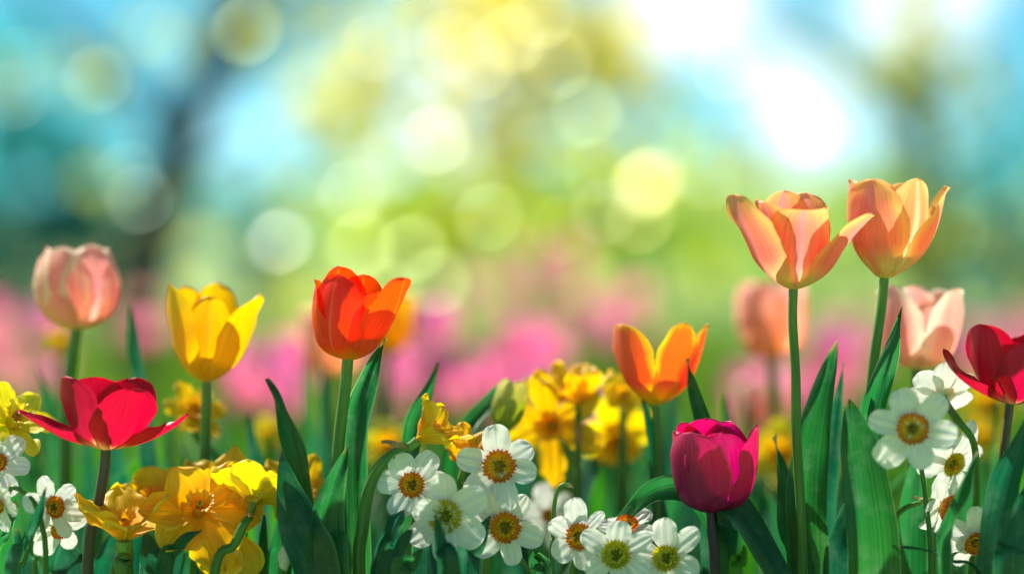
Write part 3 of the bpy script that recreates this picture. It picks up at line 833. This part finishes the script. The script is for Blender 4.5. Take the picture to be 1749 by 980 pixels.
yd('golden daffodil hanging its wide lower petals at the bottom of the left cluster', (392, 908), (.2, -.1, 1), [(400, 935, .04), (398, 1000, .04)], d=1.515, r=88, w=.44, roll=150, reflex=6, cup=(18, 30), ruf=.2, p=2.2, drop=(2, 4))
yd('golden daffodil peeping over the others of the left cluster, beside the crimson stem', (262, 868), (.1, .75, .5), [(266, 900, .03), (270, 990, .03)], d=1.55, r=84, w=.38, roll=10, reflex=24, cup=(20, 34), ruf=.2, p=2.2)
yd('soft golden daffodil crowding the blurred middle group from the left', (965, 690), (-.3, .5, .7), [(965, 740, .04), (960, 990, .04)], d=1.66, r=70, w=.40, roll=20, reflex=16, cup=(20, 30))

yd('golden daffodil low behind the broad dark leaf, right of the lemon one', (508, 856), (.35, .55, .6), [(505, 890, .03), (500, 990, .03)], d=1.56, r=82, w=.36, roll=30, reflex=20, cup=(18, 34), ruf=.13, p=1.6, q=1.25)

# ------------------------------------------------------------------ low leaves in the front row
def leafy(label, foot_px, leaves, d, group=None):
    f = P(foot_px, 980, d); f.z = 0; f.y = d
    t = thing('leafy_plant', label, 'plant', f, group)
    for lf in leaves:
        kw = dict(lf[2]) if len(lf) > 2 else {}
        leaf_part(t, f, [(x, y, z if z else d) for x, y, z in lf[0]], lf[1], **kw)
    return t
leafy('dark narrow leaves crossing low under the orange-cupped narcissus', 660,
      [([(690, 868, 0), (668, 905, 0), (645, 990, 0)], 44, dict(face=25, m='leaf_blue')),
       ([(705, 902, 1.46), (678, 935, 1.46), (662, 990, 1.46)], 50, dict(face=20, m='leaf_blue')),
       ([(722, 935, 1.45), (700, 965, 1.45), (685, 1000, 1.45)], 40, dict(face=-10, m='leaf'))], 1.47)
leafy('dark leaves rising behind the olive-centred narcissus', 745,
      [([(735, 846, 0), (728, 900, 0), (728, 990, 0)], 56, dict(face=-10, m='leaf_blue')),
       ([(742, 870, 1.455), (752, 930, 1.455), (765, 990, 1.455)], 44, dict(face=20, m='leaf_blue')),
       ([(745, 618, 1.55), (722, 690, 1.55), (706, 760, 1.55), (702, 860, 1.55), (712, 990, 1.55)], 52, dict(face=-35, fold=.6))], 1.53)
leafy('dark leaf pair between the rusty and golden narcissi', 820,
      [([(838, 880, 0), (808, 930, 0), (790, 990, 0)], 56, dict(face=20, m='leaf_blue')),
       ([(905, 930, 1.5), (918, 960, 1.5), (925, 1000, 1.5)], 46, dict(face=-10, m='leaf'))], 1.475)
leafy('thick dark leaf crossing in front of the golden drooping daffodil', 280,
      [([(345, 905, 0), (305, 930, 0), (275, 990, 0)], 40, dict(face=30, m='leaf_blue')),
       ([(245, 905, 1.52), (262, 950, 1.52), (268, 1000, 1.52)], 70, dict(m='leaf_blue'))], 1.47)
leafy('slender striped leaves under the lemon daffodil', 455,
      [([(452, 872, 0), (448, 930, 0), (446, 990, 0)], 30, dict(face=10)), ([(478, 868, 0), (474, 930, 0), (470, 990, 0)], 30, dict(face=-15)),
       ([(420, 895, 0), (420, 940, 0), (425, 990, 0)], 26, dict(face=0))], 1.54)
leafy('soft slim upright blades left of the scarlet tulip stem', 530,
      [([(518, 595, 0), (522, 680, 0), (530, 800, 0), (535, 990, 0)], 26, dict(face=10)), ([(546, 612, 1.8), (556, 690, 1.8), (562, 800, 1.8), (560, 990, 1.8)], 30, dict(face=-20, m='leaf_blue')),
       ([(424, 698, 1.68), (432, 760, 1.68), (446, 850, 1.68), (450, 990, 1.68)], 36, dict(face=10, m='leaf_blue'))], 1.78)
leafy('soft slim upright blades behind the deep magenta tulip', 1250,
      [([(1238, 668, 0), (1244, 740, 0), (1250, 990, 0)], 30, dict(face=10, m='leaf_blue')), ([(1276, 660, 1.8), (1274, 740, 1.8), (1270, 990, 1.8)], 26, dict(face=-20)),
       ([(1160, 640, 1.8), (1152, 740, 1.8), (1150, 990, 1.8)], 30, dict(face=-10, m='leaf_blue')), ([(1056, 740, 1.7), (1062, 820, 1.7), (1060, 990, 1.7)], 34, dict(face=12))], 1.72)
leafy('soft slim upright blades behind the pale pink tulip stem', 60,
      [([(158, 640, 0), (150, 740, 0), (150, 990, 0)], 30, dict(face=10, m='leaf_blue')), ([(20, 700, 0), (30, 800, 0), (40, 990, 0)], 34, dict(face=-10)), ([(290, 690, 0), (284, 780, 0), (280, 990, 0)], 30, dict(face=15))], 1.82)
leafy('broad green leaf below the right tall peach tulip', 1550,
      [([(1580, 750, 0), (1558, 830, 0), (1545, 985, 0)], 76, dict(face=20, m='leaf')),
       ([(1500, 800, 1.54), (1450, 880, 1.53), (1425, 990, 1.52)], 60, dict(face=20, m='leaf_blue'))], 1.56)
leafy('grey-green blade arching low through the right narcissus cluster', 1690,
      [([(1524, 932, 0), (1570, 935, 0), (1620, 955, 0), (1680, 1010, 0)], 18, dict(face=40, m='leaf_blue', tp=.5))], 1.47)
leafy('bent dark stalk leaf standing before the lowest right narcissus', 1608,
      [([(1668, 770, 0), (1640, 830, 0), (1618, 900, 0), (1604, 990, 0)], 26, dict(face=30, m='leaf', p=1.9))], 1.45)
leafy('thick dark bent leaf standing before the profile narcissus', 40,
      [([(78, 830, 0), (62, 880, 0), (40, 930, 0), (18, 990, 0)], 26, dict(face=30, m='leaf_blue', p=1.9))], 1.46)
leafy('dark teal leaves in the bottom left corner', 150,
      [([(115, 915, 0), (120, 960, 0), (125, 1010, 0)], 90, dict(m='leaf_blue')), ([(195, 905, 0), (185, 950, 0), (180, 1010, 0)], 70, dict(m='leaf_blue', face=15)),
       ([(30, 900, 0), (40, 950, 0), (50, 1010, 0)], 70, dict(m='leaf_blue', face=-15))], 1.56)
# the curled bare stalk
f = P(945, 985, 1.5); f.z = 0
t = thing('bare_stalk', 'thin bare green stalk curled over at the top like a hook', 'stalk', f)
mb = MB()
tube(mb, [f, P(942, 990), P(944, 930), P(946, 870), P(952, 838), (P(962, 827)), P(972, 829)], 0.0017, 0.0011, n=30, seg=8)
mb.build('stem', M['stem'], t, f)
mb = MB(); tube(mb, [P(970, 828), P(974, 829), P(979, 832)], 0.0016, 0.0005, n=6, seg=8); mb.build('tip', M['sepal'], t, f)
# closed bud low by the big dark leaf
f = P(486, 985, 1.5); f.z = 0
t = thing('flower_bud', 'small pale papery bud low beside the broad dark leaf', 'bud', f)
mb = MB(); tube(mb, [f, P(482, 1000), P(484, 975)], 0.002, 0.0016, n=20, seg=8); mb.build('stem', M['stem'], t, f)
for a in (0, 120, 240):
    mb = MB()
    A, X, Y = frame(Vector((.12, 0, 1)), Vector((0, -1, 0)))
    petal(mb, P(484, 976), A, X, Y, a, [(0, 55), (.3, 15), (1, -22)], 0.019, 0.0062, p=1.6, cup=1.1)
    mb.build('petal', M['white'], t, f)

# ------------------------------------------------------------------ leafy clumps filling the bed behind the front row
def proto_clump(seed):
    r = random.Random(seed)
    n = r.randint(5, 7)
    parts = []
    for i in range(n):
        mb = MB()
        a = r.uniform(-1, 1)
        h = r.uniform(0.22, 0.34)
        x0 = a * 0.03
        pts = [Vector((x0 * .4, r.uniform(-.01, .01), 0)), Vector((x0 * 0.8, r.uniform(-.02, .02), h * .4)), Vector((x0 * 1.5, r.uniform(-.03, .03), h * .75)),
               Vector((x0 * 2.4 + r.uniform(-.02, .02), r.uniform(-.05, .05), h))]
        leaf_mesh(mb, pts, r.uniform(0.009, 0.018), face=r.uniform(-60, 60), fold=r.uniform(.3, .6), nv=16, nu=6)
        parts.append(mb)
    return parts
CL = 'green leaf clump without a flower, blurred in the bed behind the front row'
CG = 'leaf clumps filling the bed behind the front row'
protos = []
def copy_thing(src, loc, rz, s, hold=None):
    c = src.copy()
    COL.objects.link(c)
    c.location = loc
    c.rotation_euler = (0, 0, rz)
    c.scale = (s, s, s)
    for ch in src.children:
        q = ch.copy()
        COL.objects.link(q)
        q.parent = c
    return c
spots = []
r2 = random.Random(21)
for row, (d, n, s0, s1) in enumerate([(1.62, 13, .80, .95), (1.74, 16, .92, 1.14), (1.96, 17, .98, 1.2), (2.25, 15, .95, 1.15), (2.6, 15, .95, 1.1)]):
    wd = d * 0.4235 * 1.15
    for i in range(n):
        spots.append((Vector((-wd / 2 + wd * (i + r2.uniform(.1, .9)) / n, d + r2.uniform(-.06, .06), 0)), r2.uniform(0, 6.28), r2.uniform(s0, s1)))
for i, (loc, rz, s) in enumerate(spots):
    if i < 5:
        t = thing('leafy_plant', CL, 'plant', loc, CG)
        for mb in proto_clump(100 + i):
            mb.build('leaf', M[['leaf', 'leaf_blue', 'leaf', 'leaf_bright', 'leaf'][i]], t)
        t.rotation_euler = (0, 0, rz); t.scale = (s, s, s)
        protos.append(t)
    else:
        copy_thing(protos[i % 5], loc, rz, s)

# ------------------------------------------------------------------ pink flowers in the blurred middle distance
PK = [thin('petal_rose', [(0, (0.90, 0.40, 0.54)), (1, (0.92, 0.26, 0.50))], trans=.5, tcol=1.15, rough=.5),
      thin('petal_orchid', [(0, (0.90, 0.48, 0.66)), (1, (0.92, 0.36, 0.64))], trans=.5, tcol=1.15, rough=.5),
      thin('petal_blush', [(0, (0.8, 0.5, 0.45)), (1, (0.80, 0.36, 0.40))], trans=.4, rough=.5)]
pp = []
for i in range(3):
    t = thing('pink_flower', 'blurred pink flower on a tall stem in the bed far behind', 'flower', (0, 0, 0), 'pink flowers blurred in the bed behind')
    h = 0.36
    mb = MB(); tube(mb, [Vector((0, 0, 0)), Vector((0.008, 0, h * .5)), Vector((0, 0, h))], 0.003, 0.0025, n=6, seg=6)
    mb.build('stem', M['stem'], t)
    A, X, Y = Vector((0, 0, 1)), Vector((0, -1, 0)), Vector((1, 0, 0))
    for a in range(6):
        mb = MB()
        petal(mb, Vector((0, 0, h)), A, X, Y, a * 60 + 10, TUL['bowl' if i != 1 else 'cup'], 0.052, 0.020, r0=.002, nu=6, nv=8)
        mb.build('petal', PK[i], t)
    for a in (-1, 1):
        mb = MB()
        leaf_mesh(mb, [Vector((0, 0, 0)), Vector((a * .02, 0, .12)), Vector((a * .06, a * .02, .26))], .014, face=a * 30, nv=8, nu=4)
        mb.build('leaf', M['leaf_bright'], t)
    pp.append(t)
r3 = random.Random(5)
pk = []
for (x0, x1, y0, y1, d0, d1, n) in [(-40, 100, 530, 660, 2.8, 4.4, 10), (190, 250, 480, 600, 3.6, 5.0, 4), (380, 520, 590, 710, 2.6, 3.8, 13), (640, 750, 540, 700, 2.6, 3.6, 14), (740, 980, 620, 730, 2.6, 3.4, 20),
                                    (870, 960, 570, 640, 2.9, 3.8, 9), (780, 1000, 430, 560, 4.5, 7.5, 9), (950, 1090, 500, 600, 3.4, 5.0, 6), (1250, 1340, 620, 720, 2.6, 3.6, 9), (1380, 1460, 560, 680, 2.7, 4.0, 10),
                                    (1480, 1550, 500, 640, 3.6, 5.5, 4), (1640, 1780, 540, 660, 2.8, 4.4, 9), (760, 960, 390, 470, 7, 9, 6)]:
    for i in range(n):
        d = r3.uniform(d0, d1)
        px, py = r3.uniform(x0, x1), r3.uniform(y0, y1)
        z = P(px, py, d).z
        pk.append((px, d, max(0.12, z)))
for i, (px, d, z) in enumerate(pk):
    s = (z + .02) / 0.40
    loc = Vector(((px - 874.5) / FPX * d, d, 0))
    if i < 3:
        pp[i].location = loc; pp[i].scale = (1, 1, s); 
    else:
        c = copy_thing(pp[r3.choice([0, 0, 1, 1, 2])], loc, r3.uniform(0, 6.28), 1)
        c.scale = (1.05, 1.05, s)
# ------------------------------------------------------------------ ground and grass
def nk(o, kind):
    o['kind'] = kind
    return o
def meadow_mat():
    m, t = mat('meadow_ground')
    L = t.links.new
    out = nd(t, 'ShaderNodeOutputMaterial'); pr = nd(t, 'ShaderNodeBsdfPrincipled'); tc_ = nd(t, 'ShaderNodeTexCoord')
    n1 = nd(t, 'ShaderNodeTexNoise'); n1.inputs['Scale'].default_value = 0.55; n1.inputs['Detail'].default_value = 6; n1.inputs['Roughness'].default_value = .65
    n2 = nd(t, 'ShaderNodeTexNoise'); n2.inputs['Scale'].default_value = 30; n2.inputs['Detail'].default_value = 4
    L(tc_.outputs['Object'], n1.inputs['Vector']); L(tc_.outputs['Object'], n2.inputs['Vector'])
    r1 = ramp(t, [(0.34, (0.06, 0.17, 0.06)), (0.45, (0.14, 0.26, 0.05)), (0.56, (0.34, 0.40, 0.06)), (0.66, (0.46, 0.46, 0.07))])
    L(n1.outputs['Fac'], r1.inputs['Fac'])
    hv = nd(t, 'ShaderNodeHueSaturation'); sv = nd(t, 'ShaderNodeMapRange'); sv.inputs['To Min'].default_value = .5; sv.inputs['To Max'].default_value = 1.5
    L(n2.outputs['Fac'], sv.inputs['Value']); L(sv.outputs[0], hv.inputs['Value']); L(r1.outputs[0], hv.inputs['Color'])
    L(hv.outputs['Color'], pr.inputs['Base Color']); pr.inputs['Roughness'].default_value = .9
    L(pr.outputs[0], out.inputs['Surface'])
    return m
gm = meadow_mat()
mb = MB()
N_ = 90
rows, uvs = [], []
def gz(x, y):
    """level round the bed, then a gentle slope up to a low rise"""
    k = max(0.0, min(1.0, (y - 9) / 34))
    k = k * k * (3 - 2 * k)
    return k * (2.0 + 0.35 * math.sin(x * .16 + 1.0) + 0.25 * noise.noise(Vector((x * .3, y * .2, 0)))) - 0.0004 * max(0, y - 45) ** 2
for i in range(N_ + 1):
    y = -3 + 243 * (i / N_) ** 2
    rows.append([Vector((x, y, gz(x, y))) for x in [-160 + 320 * j / 120 for j in range(121)]])
    uvs.append([(j / 120, i / N_) for j in range(121)])
mb.grid(rows, uvs)
nk(mb.build('ground', gm), 'structure')
gr = thin('grass_blade', [(0, (0.06, 0.14, 0.02)), (1, (0.16, 0.28, 0.04))], trans=.5, tcol=1.5, rough=.5)
mb = MB()
r4 = random.Random(9)
for i in range(26000):
    d = 1.7 + 12.5 * r4.random() ** 1.5
    x = r4.uniform(-.5, .5) * d * .56
    h = r4.uniform(.06, .16) * (1 + .08 * d)
    if d < 3: h *= .8
    a = r4.uniform(0, 6.28)
    w_ = .0035 * (1 + .35 * d)
    b = Vector((x, d, 0)); s = Vector((math.cos(a), math.sin(a), 0)) * w_
    l = Vector((r4.uniform(-.4, .4), r4.uniform(-.4, .4), 1)) * h
    mb.face([b - s, b + s, b + s * .5 + l * .6, b - s * .5 + l * .6], [(0, 0), (1, 0), (.8, .6), (.2, .6)])
    mb.face([b - s * .5 + l * .6, b + s * .5 + l * .6, b + l + Vector((l.x, l.y, 0)) * .6], [(.2, .6), (.8, .6), (.5, 1)])
nk(mb.build('grass', gr), 'stuff')

# ------------------------------------------------------------------ trees and shrubs far behind
def leaf_mat(name, c, c2, trans=.5, tcol=1.8):
    return thin(name, [(0, c), (1, c2)], trans=trans, tcol=tcol, rough=.45, streak=.5, sscale=(3, 3), tsat=1.1)
F = dict(lime=leaf_mat('foliage_lime', (0.24, 0.30, 0.02), (0.32, 0.36, 0.03), .6, 1.9),
         yellow=leaf_mat('foliage_yellow_glow', (0.78, 0.68, 0.03), (0.84, 0.78, 0.08), .55, 1.1),  # crown leaves coloured extra bright to carry the backlit glow
         green=leaf_mat('foliage_green', (0.13, 0.27, 0.05), (0.17, 0.30, 0.06), .55, 2.0),
         teal=leaf_mat('foliage_bluegreen', (0.03, 0.19, 0.20), (0.04, 0.22, 0.22), .5, 2.0),
         olive=leaf_mat('foliage_olive', (0.30, 0.32, 0.02), (0.36, 0.35, 0.04), .55, 1.9),
         bokeh_spots=thin('blossom_white', [(0, (.8, .78, .7)), (1, (.82, .82, .78))], trans=.5, rough=.5))
bark = solid('bark_dark', (0.045, 0.04, 0.04), .85, .4, 14)
bark_o = solid('bark_olive', (0.30, 0.27, 0.06), .85, .4, 14)
def foliage(mb, c, rad, n, size, r, gap=1.0):
    """leaf-sized faces through a clump's volume"""
    n = int(n)
    for i in range(n):
        while True:
            v = Vector((r.uniform(-1, 1), r.uniform(-1, 1), r.uniform(-1, 1)))
            if v.length < 1:
                break
        p = c + Vector((v.x * rad[0], v.y * rad[1], v.z * rad[2]))
        if gap and noise.noise(p * (1.6 / max(rad[0], .2)) + Vector((c.x, 0, 3))) < -0.22 * gap:
            continue
        s = size * r.uniform(.6, 1.3)
        nrm = (sdir * 0.9 + Vector((0, 0.5, 0)) + Vector((r.gauss(0, 1), r.gauss(0, 1), r.gauss(0, 1))) * 0.6).normalized()   # leaves turn to the light
        e1 = nrm.cross(Vector((r.gauss(0, 1), r.gauss(0, 1), r.gauss(0, 1)))).normalized()
        e2 = nrm.cross(e1)
        m_ = e1.cross(e2) * s * .12
        mb.face([p - e1 * s, p + e2 * s * .55 + m_, p + e1 * s, p - e2 * s * .55 + m_], [(0.5, 0), (1, .5), (.5, 1), (0, .5)])
hvec = (sdir + Vector((0, -1, 0.02))).normalized()
GL = dict(white=(1, 1, 0.95), lime=(0.62, 1.0, 0.06), yellow=(1.0, 0.92, 0.04), mint=(0.6, 1.0, 0.7))  # tints given to the added glints to colour their discs
GM = {}
for k_, c_ in GL.items():
    m_ = solid('added_glint_leaf_' + k_, (0.16 * c_[0], 0.20 * c_[1], 0.06 * c_[2]), .36, .15, 6, spec=.9)
    for n_ in m_.node_tree.nodes:
        if n_.type == 'BSDF_PRINCIPLED':
            n_.inputs['Specular Tint'].default_value = (*c_, 1)
    GM[k_] = m_
def added_glint_leaf(parent, origin, p, rad, kind, r):
    """an added leaf, turned so that its sun glint blurs into a bright disc"""
    n = (hvec + Vector((r.gauss(0, 1), r.gauss(0, 1), r.gauss(0, 1))) * .03).normalized()
    a = n.cross(Vector((r.gauss(0, 1), r.gauss(0, 1), r.gauss(0, 1)))).normalized()
    b = n.cross(a)
    mb = MB()
    rows, uvs = [], []
    for i in range(9):
        t = i / 8
        w_ = rad * .95 * math.sin(math.pi * (0.03 + .94 * t)) ** .6
        rows.append([p + a * (rad * 1.1 * (2 * t - 1)) + b * (w_ * u) - n * (rad * .05 * (u * u + (2 * t - 1) ** 2)) for u in (-1, -.5, 0, .5, 1)])
        uvs.append([((u + 1) / 2, t) for u in (-1, -.5, 0, .5, 1)])
    mb.grid(rows, uvs)
    return mb.build('added_glint_leaf', GM[kind], parent, origin)
def tree(name, label, cat, foot, trunk, tr, limbs, clumps, fm, bm, size, seed, group=None, bokeh_spots=None):
    r = random.Random(seed)
    f = Vector((foot[0], foot[1], 0))
    t = thing(name, label, cat, f, group)
    if trunk:
        mb = MB()
        tube(mb, [f + Vector((0, 0, -.05))] + trunk, tr * 1.25, tr * .6, n=24, seg=12)
        tk = mb.build('trunk', bm, t, f)
        for lb in limbs:
            mb = MB()
            tube(mb, lb[0], lb[1], lb[1] * .35, n=14, seg=8)
            mb.build('limb', bm, t, f)
    mb = MB()
    for c, rad, od in clumps:
        foliage(mb, c, rad, od * math.pi * rad[0] * rad[2] / (size * size * 1.1), size, r)
    mb.build('crown', F[fm], t, f)
    for (px, py, d, rad, kind) in (bokeh_spots or []):  # leaves added only for their glints, which make the bokeh discs
        added_glint_leaf(t, f, P(px, py, d), rad * (.45 if kind == 'white' else .48 if kind == 'yellow' else .43) * r.uniform(.7, 1.15), kind, r)
    return t
D = 8.0
def Q(px, py, d, rx, ry=None, n=1.2):
    k = d / FPX
    return (P(px, py, d), (rx * k, rx * k * .8, (ry or rx) * k), n)
# dark-trunked tree on the left
tree('leaning_tree', 'dark leaning trunk with sparse yellow-green leaves behind the left of the bed', 'tree', (P(225, 500, D).x, D),
     [P(240, 560, D), P(262, 420, D), P(290, 290, D), P(340, 170, D), P(390, 60, D), P(450, -120, D), P(560, -500, D)], .085,
     [([P(300, 270, D), P(230, 150, D), P(120, 60, D + .2), P(20, -60, D + .3)], .05), ([P(350, 150, D), P(470, 60, D), P(620, -60, D)], .045), ([P(270, 380, D), P(330, 300, D - .2), P(420, 250, D - .3)], .03)],
     [Q(160, 135, D - .3, 46, 44, 2.20), Q(20, 110, D, 60, 60, 1.00), Q(270, 50, D, 70, 50, 1.41), Q(420, 40, D, 80, 60, 1.59), Q(440, 110, D - .2, 50, 40, 1.58), Q(215, 300, D, 60, 60, 0.75), Q(560, -10, D, 100, 50, 1.08),
      Q(200, -260, D, 300, 90, 0.3), Q(600, -300, D, 360, 100, 0.3)],
     'olive', bark, .06, 3, bokeh_spots=[(20, 165, 7.6, 0.055, 'white'), (405, 8, 7.6, 0.045, 'white'), (160, 135, 7.6, 0.085, 'lime'), (172, 128, 7.7, 0.05, 'yellow'), (30, 105, 7.6, 0.06, 'lime'), (265, 60, 7.8, 0.06, 'lime'), (420, 50, 7.8, 0.075, 'lime'), (215, 300, 7.8, 0.05, 'mint'), (235, 340, 7.8, 0.045, 'mint'), (330, 420, 7.5, 0.04, 'lime')])
# light yellow trees in the middle
tree('birch_tree', 'bright yellow-green tree glowing with backlight behind the middle of the bed', 'tree', (P(905, 500, 9).x, 9.3),
     [P(905, 500, 9.3), P(900, 300, 9.3), P(890, 100, 9.3), P(900, -200, 9.3), P(880, -700, 9.3)], .04,
     [([P(900, 280, 9.3), P(800, 160, 9.3), P(720, 20, 9.3)], .03), ([P(895, 200, 9.3), P(980, 90, 9.3), P(1040, -60, 9.3)], .03)],
     [Q(900, 60, 9, 190, 110, 1.94), Q(960, 110, 8.8, 120, 80, 1.87), Q(860, 170, 9, 90, 80, 1.25), Q(790, -20, 9, 150, 60, 1.50), Q(640, 60, 9, 80, 60, 0.66), Q(900, -260, 9, 420, 120, 0.3), Q(1060, 190, 9, 100, 100, 1.0), Q(1160, 230, 9, 110, 60, .8), Q(700, 130, 9, 130, 120, 1.1), Q(560, 170, 9.2, 130, 120, .6), Q(1100, 60, 9.2, 110, 90, .9), Q(990, 230, 9.2, 120, 80, .9), Q(640, 230, 9, 100, 80, .6), Q(830, 270, 9, 130, 70, .8)],
     'yellow', bark_o, .065, 4, bokeh_spots=[(745, 240, 8.2, 0.075, 'white'), (915, 255, 8.2, 0.05, 'white'), (640, 80, 8.2, 0.045, 'white'), (770, 75, 8.2, 0.05, 'white'), (880, 60, 8.2, 0.09, 'yellow'), (960, 105, 8.2, 0.09, 'yellow'), (820, 110, 8.2, 0.07, 'yellow'), (930, 20, 8.2, 0.08, 'yellow'), (1000, 190, 8.2, 0.06, 'lime'), (700, 40, 8.3, 0.05, 'lime')])
tree('young_tree', 'low lime-green sapling crown catching the light right of the middle', 'tree', (P(1100, 500, 7.4).x, 7.4),
     [P(1100, 520, 7.4), P(1095, 420, 7.4), P(1105, 330, 7.4)], .025, [([P(1098, 430, 7.4), P(1040, 370, 7.4), P(1000, 330, 7.4)], .015)],
     [Q(1110, 330, 7.4, 90, 80, 2.06), Q(1020, 300, 7.4, 80, 60, 1.22), Q(990, 400, 7.4, 110, 60, 1.36), Q(1180, 420, 7.4, 100, 60, 1.50), Q(960, 310, 7.4, 90, 60, .9), Q(1190, 250, 7.4, 60, 70, .5)],
     'lime', bark_o, .055, 5, bokeh_spots=[(1035, 362, 6.6, 0.04, 'white'), (1110, 310, 7.0, 0.085, 'yellow'), (1090, 375, 7.0, 0.07, 'yellow'), (1020, 290, 7.0, 0.055, 'lime'), (960, 390, 7.0, 0.05, 'lime'), (1210, 300, 7.0, 0.05, 'lime')])
tree('young_tree', 'low lime-green sapling crown spread behind the scarlet tulip', 'tree', (P(690, 500, 7.8).x, 7.8),
     [P(690, 520, 7.8), P(695, 440, 7.8), P(690, 360, 7.8)], .025, [],
     [Q(700, 420, 7.8, 80, 70, 2.09), Q(610, 400, 7.8, 80, 60, 1.50), Q(620, 230, 7.9, 90, 80, 0.69), Q(830, 370, 7.8, 80, 50, 1.80), Q(510, 470, 7.8, 80, 50, 1.69), Q(480, 330, 7.8, 80, 60, .6), Q(760, 300, 7.8, 80, 60, .9)],
     'lime', bark_o, .055, 6, bokeh_spots=[(476, 410, 6.0, 0.07, 'white'), (700, 425, 7.2, 0.075, 'lime'), (615, 420, 7.2, 0.07, 'lime'), (745, 480, 7.2, 0.06, 'lime'), (835, 370, 7.2, 0.065, 'lime'), (600, 330, 7.2, 0.05, 'mint'), (520, 300, 7.2, 0.045, 'mint'), (660, 500, 7.2, 0.06, 'lime')])
# right tree
tree('slender_tree', 'slender olive-yellow trunk with loose leaves behind the tall peach tulips', 'tree', (P(1600, 500, 8.4).x, 8.4),
     [P(1590, 420, 8.4), P(1570, 250, 8.4), P(1560, 100, 8.4), P(1575, -60, 8.4), P(1560, -500, 8.4)], .06,
     [([P(1565, 230, 8.4), P(1460, 130, 8.4), P(1330, 60, 8.4), P(1240, 40, 8.4)], .035), ([P(1580, 300, 8.4), P(1680, 240, 8.4), P(1760, 130, 8.4)], .03)],
     [Q(1560, 90, 8.2, 60, 130, 2.0), Q(1300, 300, 8.3, 110, 60, .8), Q(1480, 290, 8.3, 90, 50, .7), Q(1440, 60, 8.4, 80, 40, .4), Q(1600, 210, 8.3, 60, 60, 1.12), Q(1670, 130, 8.3, 50, 60, 0.90), Q(1480, 120, 8.4, 70, 40, 0.96), Q(1640, 395, 8.0, 60, 60, 2.20), Q(1740, 440, 8.0, 40, 60, 1.69),
      Q(1600, -260, 8.4, 380, 100, 0.3)],
     'olive', bark_o, .055, 7, bokeh_spots=[(1245, 115, 7.6, 0.07, 'white'), (1395, 225, 7.6, 0.1, 'white'), (1345, 170, 7.6, 0.07, 'white'), (1700, 370, 7.6, 0.045, 'white'), (1600, 165, 7.6, 0.045, 'white'), (1640, 400, 7.6, 0.075, 'lime'), (1655, 455, 7.6, 0.06, 'lime'), (1625, 230, 7.6, 0.06, 'lime'), (1660, 130, 7.6, 0.06, 'yellow'), (1570, 40, 7.6, 0.06, 'yellow')])
# dense dark shrubs at the back
sh = [('bluish spruce crown filling the left distance behind the leaning trunk', -40, 13, [(60, 330, 240, 140, 3.2), (30, 160, 210, 140, 2.0), (-20, 450, 220, 120, 2.6), (190, 420, 90, 120, 1.8)], 'teal'),
      ('bluish spruce standing right of the leaning trunk, low in the distance', 420, 14, [(420, 430, 170, 90, 1.83), (360, 330, 90, 80, 1.11)], 'teal'),
      ('dull green shrub behind the scarlet tulip, far back', 720, 15, [(700, 400, 200, 90, 1.56), (640, 330, 130, 80, 1.15)], 'green'),
      ('dull green shrub in the distance under the yellow crown', 960, 16, [(960, 400, 220, 90, 1.62), (860, 330, 130, 70, 0.88)], 'green'),
      ('wide green shrub far behind the flamed tulip', 1210, 15, [(1200, 420, 220, 90, 1.82)], 'green'),
      ('mid green shrub far behind the left tall peach tulip', 1430, 14, [(1440, 420, 190, 110, 1.72), (1500, 330, 110, 70, 1.35)], 'green'),
      ('bluish spruce crown at the far right behind the slender trunk', 1720, 13, [(1720, 400, 150, 130, 2.6), (1780, 250, 100, 130, 1.6)], 'teal')]
for i, (lab, fx, d, cl, fm) in enumerate(sh):
    tree('spruce_tree' if fm == 'teal' else 'shrub', lab, 'tree' if fm == 'teal' else 'shrub', (P(fx, 500, d).x, d),
         [P(fx, 500, d), P(fx, 400, d)], .06, [], [Q(a, b, d, c, e, n) for a, b, c, e, n in cl], fm, bark, .10, 20 + i)
